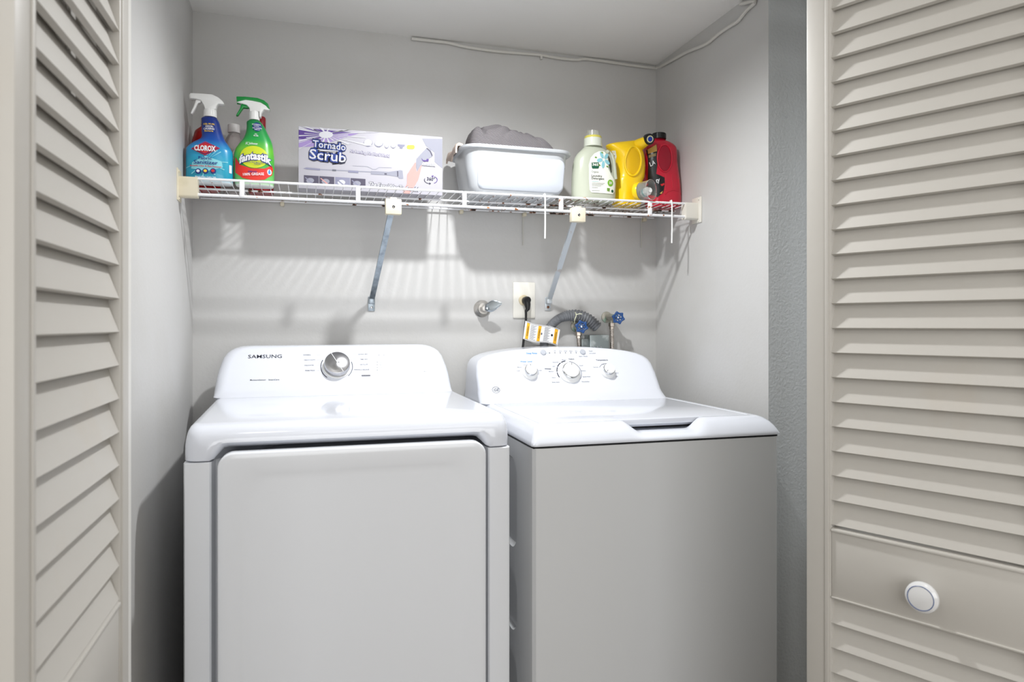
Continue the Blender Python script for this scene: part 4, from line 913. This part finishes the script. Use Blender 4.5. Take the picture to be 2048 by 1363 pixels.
b = B(); b.lathe([(.0118, .0060), (.0118, .0069), (0, .0070)], cpos, axn, 30, 0); b.lathe([(.0082, .0070), (.0082, .0077), (0, .0078)], cpos, axn, 24, 1); b.build('cap_disc', [mat('cream_disc', (214, 208, 170), .5), mat('royal_blue', (24, 56, 150), .4)], cp)
b = B(); b.flat([poly(c4, [(498, 330), (535, 345), (552, 400), (556, 500), (545, 585), (536, 588), (520, 500), (512, 400)], YY)], Yf(.0008), 0, .005)
b.flat([poly(c4, [(520, 380), (540, 385), (546, 440), (530, 440)], YY)], Yf(.0012), 1, .005); b.flat([poly(c4, [(532, 520), (552, 522), (548, 560), (536, 560)], YY)], Yf(.0012), 2, .005)
b.build('side_label', [mat('label_paper', (240, 242, 230)), mat('royal_blue', (24, 56, 150)), mat('leaf_green', (110, 150, 60))], bo)

# ---- red jug beside the right wall
YR = 2.135; rx0, rx1 = jx(905, 850, YR), jx(1213, 800, YR); cxR = (rx0 + rx1) / 2; cyR = YR + .045; zR = shz(cxR) + .0045
rj = thing('cleaner_jug', 'red jug with black cap beside the right wall', 'jug', (cxR, cyR, zR))
K = []
for y, x0, x1, hd, e in ((875, 900, 1195, .036, 3), (860, 888, 1212, .044, 3), (780, 890, 1213, .046, 2.8), (650, 870, 1205, .046, 2.8), (560, 860, 1195, .045, 2.7), (450, 855, 1180, .045, 2.6), (350, 860, 1178, .044, 2.5), (300, 868, 1172, .042, 2.4), (265, 905, 1150, .034, 2.2), (240, 930, 1110, .026, 2.1), (222, 940, 1082, .0145, 2), (210, 944, 1078, .0135, 2)):
    K.append((max(0, atY(*c4(1030, y), YR).z - zR), (jx(x0, y, YR) + jx(x1, y, YR)) / 2 - cxR, (jx(x1, y, YR) - jx(x0, y, YR)) / 2, hd, e))
K[0] = (0, *K[0][1:])
brj = Bottle(cxR, cyR, zR, K); rm = mat('red_plastic', (196, 26, 52), .25, coat=.2)
bo = brj.build('bottle', rm, rj); Rf = lambda e: (lambda x, z: brj.front(x, z, e))
b = B(); b.tube([brj.front(*xz(c4, 1008 + 72 * math.cos(2 * PI * i / 40), 435 - 138 * math.sin(2 * PI * i / 40), YR), .0005) for i in range(41)], .0024, 8, caps=False); b.build('grip_rim', rm, bo)
b = B(); b.flat([[xz(c4, 1006 + 64 * math.cos(2 * PI * i / 40), 435 - 126 * math.sin(2 * PI * i / 40), YR) for i in range(40)]], Rf(.0008), 0, .004); b.build('grip_shade', mat('shaded_red_plastic', (150, 16, 40), .3), bo)  # flat patch in darker red, the shade inside the grip put into the colour
b = B()
for xs in ((1015, 600, 1012, 760), (1075, 600, 1085, 740), (1150, 640, 1160, 740)): b.tube([brj.front(*xz(c4, xs[0], xs[1], YR), .0), brj.front(*xz(c4, xs[2], xs[3], YR), .0)], .0017, 8)
b.tube([brj.front(*xz(c4, x, y, YR), .0) for x, y in ((1010, 800), (1040, 770), (1090, 755), (1140, 765), (1190, 790))], .0018, 8); b.build('ribs', rm, bo)
pn = atY(*c4(1012, 212), YR); tp_ = atY(*c4(1008, 152), YR); r_ = (jx(1073, 200, YR) - jx(943, 200, YR)) / 2
b = B(); b.lathe([(r_, 0), (r_, tp_.z - pn.z - .002), (r_ * .9, tp_.z - pn.z), (0, tp_.z - pn.z)], (pn.x, cyR, pn.z), n=40, warp=lambda t_, h_: 1 + .012 * math.cos(30 * t_)); b.build('cap', black_m, rj)
b = B(); q = lambda pts: poly(c4, pts, YR)
b.flat([q([(862, 330), (935, 290), (935, 500), (925, 590), (1000, 630), (1005, 690), (990, 780), (940, 825), (885, 800), (870, 600)])], Rf(.0008), 0, .005)
b.flat([q([(868, 330), (930, 292), (932, 362), (868, 378)])], Rf(.0013), 1, .005); b.flat([q([(870, 392), (925, 380), (922, 410), (870, 420)])], Rf(.0013), 2, .005)
b.flat([q([(960, 700), (1000, 685), (1000, 705), (975, 718)])], Rf(.0013), 3, .005); b.flat([q([(955, 790), (985, 765), (975, 795)])], Rf(.0013), 1, .005)
tx(b, c4, YR, 'LA', 898, 480, 42, 4, Rf(.0014), .0, .7, grid=.005, shear=.4, rot=.5); tx(b, c4, YR, 'ty', 940, 655, 42, 4, Rf(.0014), .02, .8, grid=.005, shear=.4, rot=.4)
b.build('side_label', [black_m, mat('gold_ink', (206, 164, 90), .4), mat('dull_gold', (120, 100, 60), .5), mat('red_ink', (200, 36, 44)), wink_m], bo)['label'] = 'black and gold label'

# ---- clear cup lying on its side in front of the yellow jug
cc = atY(*c4(848, 748), 2.056); yc = 2.042; r_ = .0335; zz = shz(cc.x) + .0045 + r_ + .0005
ucup = thing('measuring_cup', 'clear plastic cup with yellow base lying on its side before the red jug', 'cup', (cc.x, yc, shz(cc.x) + .004))
axc = Vector((.50, -.866, 0.0)).normalized(); o_ = Vector((cc.x, yc, zz))
b = B(); b.lathe([(r_, 0), (r_ * 1.0, .0015), (r_ * .97, .002), (r_ * .88, -.036), (r_ * .85, -.038), (r_ * .0, -.0385), (0, -.0365), (r_ * .82, -.036), (r_ * .93, 0)], o_, axc, 44, cap=False); b.build('cup_wall', mat('clear_plastic', (236, 238, 236), .08, trans=.88), ucup)
b = B(); b.lathe([(r_ * .86, -.0385), (r_ * .92, -.042), (r_ * .90, -.054), (r_ * .75, -.058), (0, -.058)], o_, axc, 40); b.build('cup_base', ym, ucup)
cap_ = thing('small_bottle', 'tiny white capped bottle lying inside the clear cup', 'bottle', tuple(o_ - axc * .02))
b = B(); a2 = Vector((.25, -.95, .2)).normalized(); b.lathe([(.0125, -.014), (.014, -.011), (.014, .009), (.0085, .013), (.0085, .019), (0, .0192)], o_ - axc * .018 + Vector((.0, 0, -.005)), a2, 28); b.build('body', white_m, cap_)
b = B(); b.lathe([(.0143, -.006), (.0143, -.001)], o_ - axc * .018 + Vector((0, 0, -.005)), a2, 28); b.build('band', mat('teal_band', (30, 150, 150), .4), cap_)

# ================================================================ wall fittings
def wy(u, v, off=0.0): return atY(u, v, D - off)
# outlet
a, c = wy(1025.5, 564), wy(1069.5, 636)
ol = thing('wall_outlet', 'ivory wall outlet plate above the washer', 'outlet', ((a.x + c.x) / 2, D, (a.z + c.z) / 2))
b = B(); b.box((a.x, D - .006, c.z), (c.x, D, a.z), .003); b.build('plate', mat('ivory_paint', (226, 223, 214), .4), ol)
rc = wy(1047, 600, .004); b = B(); b.lathe([(.0185, 0), (.0185, .003), (.016, .0045), (0, .0046)], (rc.x, D - .006, rc.z), (0, -1, 0), 32); b.build('receptacle', mat('aged_ivory', (214, 200, 168), .45), ol)
# black plug and cord
cord = thing('power_cord', 'black power cord plugged into the wall outlet', 'cord', (rc.x, D - .03, .93))
pl = Vector((rc.x + .004, D - .0125, rc.z - .002))
b = B(); b.lathe([(.0135, 0), (.014, .012), (.0125, .022), (.009, .027), (0, .0275)], pl, (.12, -1, .1), 28)
p_end = wy(1052, 622, .035); b.tube([pl + Vector((.001, -.014, .002)), pl + Vector((.002, -.018, -.014)), pl + Vector((.002, -.022, -.03)), (p_end.x, D - .035, p_end.z)], [.0125, .0115, .008, .0048], 18); b.build('plug', black_m, cord)
q1, q2 = wy(1052, 640, .035), wy(1047, 700, .05)
b = B(); b.tube([(p_end.x, D - .035, p_end.z + .004), (q1.x, D - .034, q1.z), (q2.x, D - .038, q2.z), (q2.x, D - .040, .80), (q2.x, D - .040, .5)], .0042, 12); b.build('cable', black_m, cord)
# hanging warning tag on the cord
YT_ = D - .050
tgp = [atY(u, v, YT_) for u, v in ((1051, 641), (1120, 659), (1115, 691), (1046, 677))]
tagt = thing('warning_tag', 'white and orange warning tag hanging on the black cord', 'tag', tuple(tgp[0]))
def tgf(e):
    def f(s_, t_):
        top = tgp[0].lerp(tgp[1], s_); bot = tgp[3].lerp(tgp[2], s_); p = top.lerp(bot, t_)
        return p + Vector((0, -.006 * math.sin(PI * s_) * math.cos(2.2 * s_) - e, -.0035 * math.sin(2 * PI * s_)))
    return f
b = B(); n_ = 14; R0 = [[tgf(0)(i / n_, j / 4) for i in range(n_ + 1)] for j in range(5)]
b.loft(R0, cap0=False, cap1=False, closed=False); R1 = [[p + Vector((0, .0006, 0)) for p in r] for r in R0]; b.loft(R1, cap0=False, cap1=False, closed=False)
lo, hi = R0[0] + [r[-1] for r in R0[1:]] + R0[-1][-2::-1] + [r[0] for r in R0[-2:0:-1]], None
m_ = len(lo); b.add(lo + [p + Vector((0, .0006, 0)) for p in lo], [(i, (i + 1) % m_, m_ + (i + 1) % m_, m_ + i) for i in range(m_)]); b.build('paper', mat('tag_paper', (238, 238, 238), .5), tagt)
b = B()
for s0, s1 in ((.05, .13), (.37, .46), (.86, .95)): b.flat([[(s0, .06), (s1, .06), (s1, .94), (s0, .94)]], tgf(.0005), 0, .1)
for i in range(16):
    for s0, s1 in ((.16, .33), (.56, .74)): b.flat([[(s0, .10 + .052 * i), (s1 - .03 * (i % 3), .10 + .052 * i), (s1 - .03 * (i % 3), .118 + .052 * i), (s0, .118 + .052 * i)]], tgf(.0005), 1, .1)
b.flat([ell(.49, .5, .022, .07, 20)], tgf(.0005), 1); b.flat([ell(.80, .5, .03, .07, 20)], tgf(.0005), 2)
b.flat([[(.02, .03), (.98, .03), (.98, .045), (.02, .045)]], tgf(.0006), 2, .1); b.flat([[(.02, .95), (.98, .95), (.98, .965), (.02, .965)]], tgf(.0006), 2, .1)
for s_ in (.09, .415, .905):
    b.text('WARNING', lambda x, y, s_=s_: tgf(.001)(s_ - y, .5 - x), 0, -.02, .035, .01, 2, sx=2.3)
b.build('tag_print', [mat('orange_ink', (240, 178, 30), .5), gink_m, ink_m], tagt)
# shut-off valve with lever
vc = wy(964, 617); val = thing('shutoff_valve', 'painted steel valve with lever handle on the wall left of the outlet', 'valve', (vc.x, D, vc.z))
vm = noisy(mat('painted_brass', (196, 192, 186), .35, metal=.6), (150, 150, 148), 30, .45, .6)
b = B(); b.lathe([(.030, 0), (.0295, .004), (.024, .010), (.019, .014), (.019, .026)], (vc.x, D, vc.z), (0, -1, 0), 36); b.lathe([(.0135, .026), (.0135, .040), (.010, .046), (0, .047)], (vc.x, D, vc.z), (0, -1, 0), 6); b.build('flange', vm, val)
lv = wy(975, 613, .07); b = B()
sec = []
for i in range(9):
    t = i / 8; cx_ = vc.x + .002 + .046 * t; hw = .005 + .0145 * math.sin(PI * min(1, t * .9 + .12)); sec.append([(cx_ - .004 * math.cos(a_), D - .050 - .018 * t + .004 * math.cos(a_), vc.z + .002 + .014 * t + hw * math.sin(a_)) for a_ in [2 * PI * k / 16 for k in range(16)]])
b.loft(sec); b.lathe([(.008, .034), (.008, .054), (.005, .058), (0, .0585)], (vc.x + .006, D, vc.z), (0, -1, 0), 20); b.build('lever', mat('dull_chrome', (176, 184, 190), .25, metal=1), val)
# drain hose: corrugated, arcs into a metal standpipe
pts_px = [(1088, 720), (1088, 690), (1093, 668), (1103, 650), (1118, 637), (1137, 631), (1157, 631), (1174, 637), (1186, 646), (1195, 655)]
ctl = [tuple(atY(u, v, D - .030)) for u, v in pts_px]; ctl[-1] = (ctl[-1][0], D - .034, ctl[-1][2])
sm_ = catmull(ctl, 26); pts = []; rs = []
L = 0; prev = None
for i, p in enumerate(sm_):
    p = Vector(p)
    if prev is not None: L += (p - prev).length
    prev = p; big = smooth((i - 100) / 60); per = .0042 + .0052 * big
    pts.append(p)
ph = 0
for i, p in enumerate(pts):
    big = smooth((i - 105) / 40); step = (pts[i] - pts[i - 1]).length if i else 0; ph += 2 * PI * step / (.0045 + .0060 * big)
    rs.append(.0155 + .0035 * big + (.0012 + .0014 * big) * math.sin(ph))
hz = thing('drain_hose', 'grey corrugated drain hose arching behind the washer', 'hose', (pts[0].x, D - .03, .9))
b = B(); b.tube([pts[0] - Vector((0, 0, .35)), pts[0] - Vector((0, 0, .01))] + pts, [.0155, .0155] + rs, 20); b.build('hose', mat('grey_rubber', (120, 122, 126), .42), hz)
tp0 = atY(1147, 634, D - .03); b = B(); tn = Vector((1, 0, -.1)).normalized(); b.tube([tp0 + Vector((0, 0, 0)) + Vector((.003 * math.sin(3 * t), math.cos(t) * .0212, math.sin(t) * .0212)) for t in [2 * PI * i / 30 for i in range(31)]], .0016, 6, caps=False)
b.tube([tp0 + Vector((.0, -.02, .008)), tp0 + Vector((.012, -.026, .012)), tp0 + Vector((.022, -.026, .011))], .0014, 6); b.build('cable_tie', mat('tie_plastic', (226, 228, 200), .4), hz)
sp0 = atY(1196, 680, D - .030); stp = thing('standpipe', 'galvanised steel drain box at the end of the grey hose', 'standpipe', (sp0.x, D, sp0.z))
b = B(); xa, xb = atY(1178, 680, D - .05).x, atY(1217, 680, D - .05).x; za, zb = atY(1190, 700, D - .05).z, atY(1190, 668, D - .05).z
b.box((xa, D - .058, za - .03), (xb, D - .002, zb - .002), .004); b.box((xa - .028, D - .050, za + .004), (xa + .001, D - .028, zb - .016), .002); b.build('drain_box', noisy(mat('dull_galvanised', (150, 158, 158), .4, metal=.8), (190, 196, 196), 22, .5, .6), stp)
for i in range(3):
    pp = Vector((xa + .014 + .014 * i, D - .0585, za + .012)); b = B(); b.lathe([(.0028, 0), (.0024, .0015), (0, .002)], pp, (0, -1, 0), 10); b.build('rivet', chrome_m, stp)
# water valves
hw_m = noisy(mat('blue_enamel', (30, 72, 128), .35), (60, 70, 90), 60, .6, .7)
brass = noisy(mat('corroded_brass', (178, 174, 162), .42, metal=.5), (150, 185, 165), 45, .52, .6)
def water_valve(name, label, hu, hv, wu, wv, hose_bot, r=.021, out=.055):
    hc = atY(hu, hv, D - out); wc_ = wy(wu, wv)
    t = thing(name, label, 'valve', (wc_.x, D, wc_.z))
    b = B(); b.lathe([(.021, 0), (.020, .004), (.012, .008)], (wc_.x, D, wc_.z), (0, -1, 0), 28); ax_ = hc - Vector((wc_.x, D, wc_.z)); n_ = ax_.normalized()
    b.tube([Vector((wc_.x, D - .004, wc_.z)), Vector((wc_.x, D, wc_.z)) + ax_ * .55], .0105, 20); b.tube([Vector((wc_.x, D, wc_.z)) + ax_ * .35, Vector((wc_.x, D, wc_.z)) + ax_ * .72], [.0145, .012], 6); b.tube([Vector((wc_.x, D, wc_.z)) + ax_ * .6, hc + n_ * .004], .005, 12)
    j = Vector((wc_.x, D, wc_.z)) + ax_ * .45; b.tube([j, j + Vector((0, 0, -.022))], .0085, 16); b.build('valve_body', brass, t)
    # star shaped hand wheel
    ax2 = Vector((-.25, -.95, .12)).normalized(); x_ = ax2.orthogonal().normalized(); y_ = ax2.cross(x_); b = B()
    b.tube([hc + x_ * (r * .80 * math.cos(a_) * (1 + .10 * math.cos(6 * a_))) + y_ * (r * .80 * math.sin(a_) * (1 + .10 * math.cos(6 * a_))) for a_ in [2 * PI * k / 60 for k in range(61)]], .0038, 10, caps=False)
    for k in range(6):
        a_ = 2 * PI * k / 6; d_ = x_ * math.cos(a_) + y_ * math.sin(a_); b.tube([hc + d_ * r * .15, hc + d_ * r * .85], [.0028, .0030], 8); b.lathe([(0.0001, -.0045), (.0046, -.002), (.0046, .002), (0.0001, .0045)], hc + d_ * r * .93, ax2, 12)
    b.lathe([(.0062, -.004), (.0062, .003), (.004, .0045)], hc, ax2, 18); b.build('hand_wheel', hw_m, t)
    b = B(); b.lathe([(.0032, 0), (.0032, .002), (0, .0024)], hc + ax2 * .0045, ax2, 10); b.build('screw', chrome_m, t)
    b = B(); e_ = j + Vector((0, 0, -.020)); b.lathe([(.0115, 0), (.0115, -.012), (.009, -.014), (.009, -.022)], e_, (0, 0, 1), 6); b.build('hose_nut', mat('hose_nut_steel', (186, 176, 166), .3, metal=.9), t)
    return e_ + Vector((0, 0, -.018))
def braided(label, top, bot):
    t = thing('supply_hose', label, 'hose', tuple(top)); b = B(); top = Vector(top); bot = Vector(bot)
    ps = [tuple(top), tuple(top.lerp(bot, .3) + Vector((.003, 0, 0))), tuple(top.lerp(bot, .7) + Vector((-.002, 0, 0))), tuple(bot)]; ps = catmull(ps, 10)
    b.tube(ps, .0074, 16); b.build('braid', noisy(mat('steel_braid', (206, 198, 190), .35, metal=.6), (160, 150, 142), 260, .45, .6), t)
e1 = water_valve('water_valve', 'blue star handled water valve in front of the grey drain hose', 1163, 653, 1152, 652, None, out=.078)
braided('braided steel hose below the blue valve in front of the drain hose', e1, (atY(1166, 700, D - .035).x, e1.y + .01, .80))
e2 = water_valve('water_valve', 'blue star handled water valve right of the grey drain hose', 1236.5, 635, 1213, 634, None, out=.075)
braided('braided steel hose below the rightmost blue valve', e2, (atY(1222, 700, D - .035).x, e2.y + .01, .80))
# painted cable along the ceiling corner
cb = []
for x, y in ((790, 130), (860, 136), (915, 143), (975, 160), (1070, 174), (1150, 181), (1225, 187), (1290, 198), (1350, 204), (1385, 200), (1440, 208), (1530, 221), (1600, 230), (1630, 232)):
    p = atY(360 + x * .5859, y * .5859, D - .007); cb.append((p.x, D - .0065, min(p.z, CEIL - .009)))
for x, y in ((1650, 222), (1690, 200), (1730, 178), (1762, 165), (1800, 148), (1840, 115), (1880, 88), (1905, 72), (1935, 35), (1965, 5)):
    p = atX(360 + x * .5859, y * .5859, XR - .006); cb.append((XR - .0065, min(p.y, D - .01), min(p.z, CEIL - .006)))
cb.append((XR - .0065, 1.8, CEIL - .01))
b = B(); b.tube(catmull(cb, 4), .0052, 8)
tag(b.build('wall_cable', mat('painted_cable', (214, 212, 206), .5)), 'white painted cable running along the ceiling corner and up the right wall', 'cable')
for u, v in ((1082, 115),):
    p = atY(u, v, D - .004); b = B(); b.box((p.x - .004, D - .012, p.z - .008), (p.x + .004, D, p.z + .004), .002); tag(b.build('cable_clip', mat('painted_cable', (214, 212, 206))), 'small painted clip holding the cable on the back wall', 'clip')
# little dark block low beside the washer
p = atY(1567, 1313, 1.64)
b = B(); b.box((A1 + .012, 1.62, p.z - .012), (A1 + .030, YSTEP - .0005, p.z + .012), .002)
tag(b.build('pipe_stub', mat('dark_brown_metal', (58, 26, 24), .4)), 'small dark brown block on the grey wall low beside the washer', 'block')
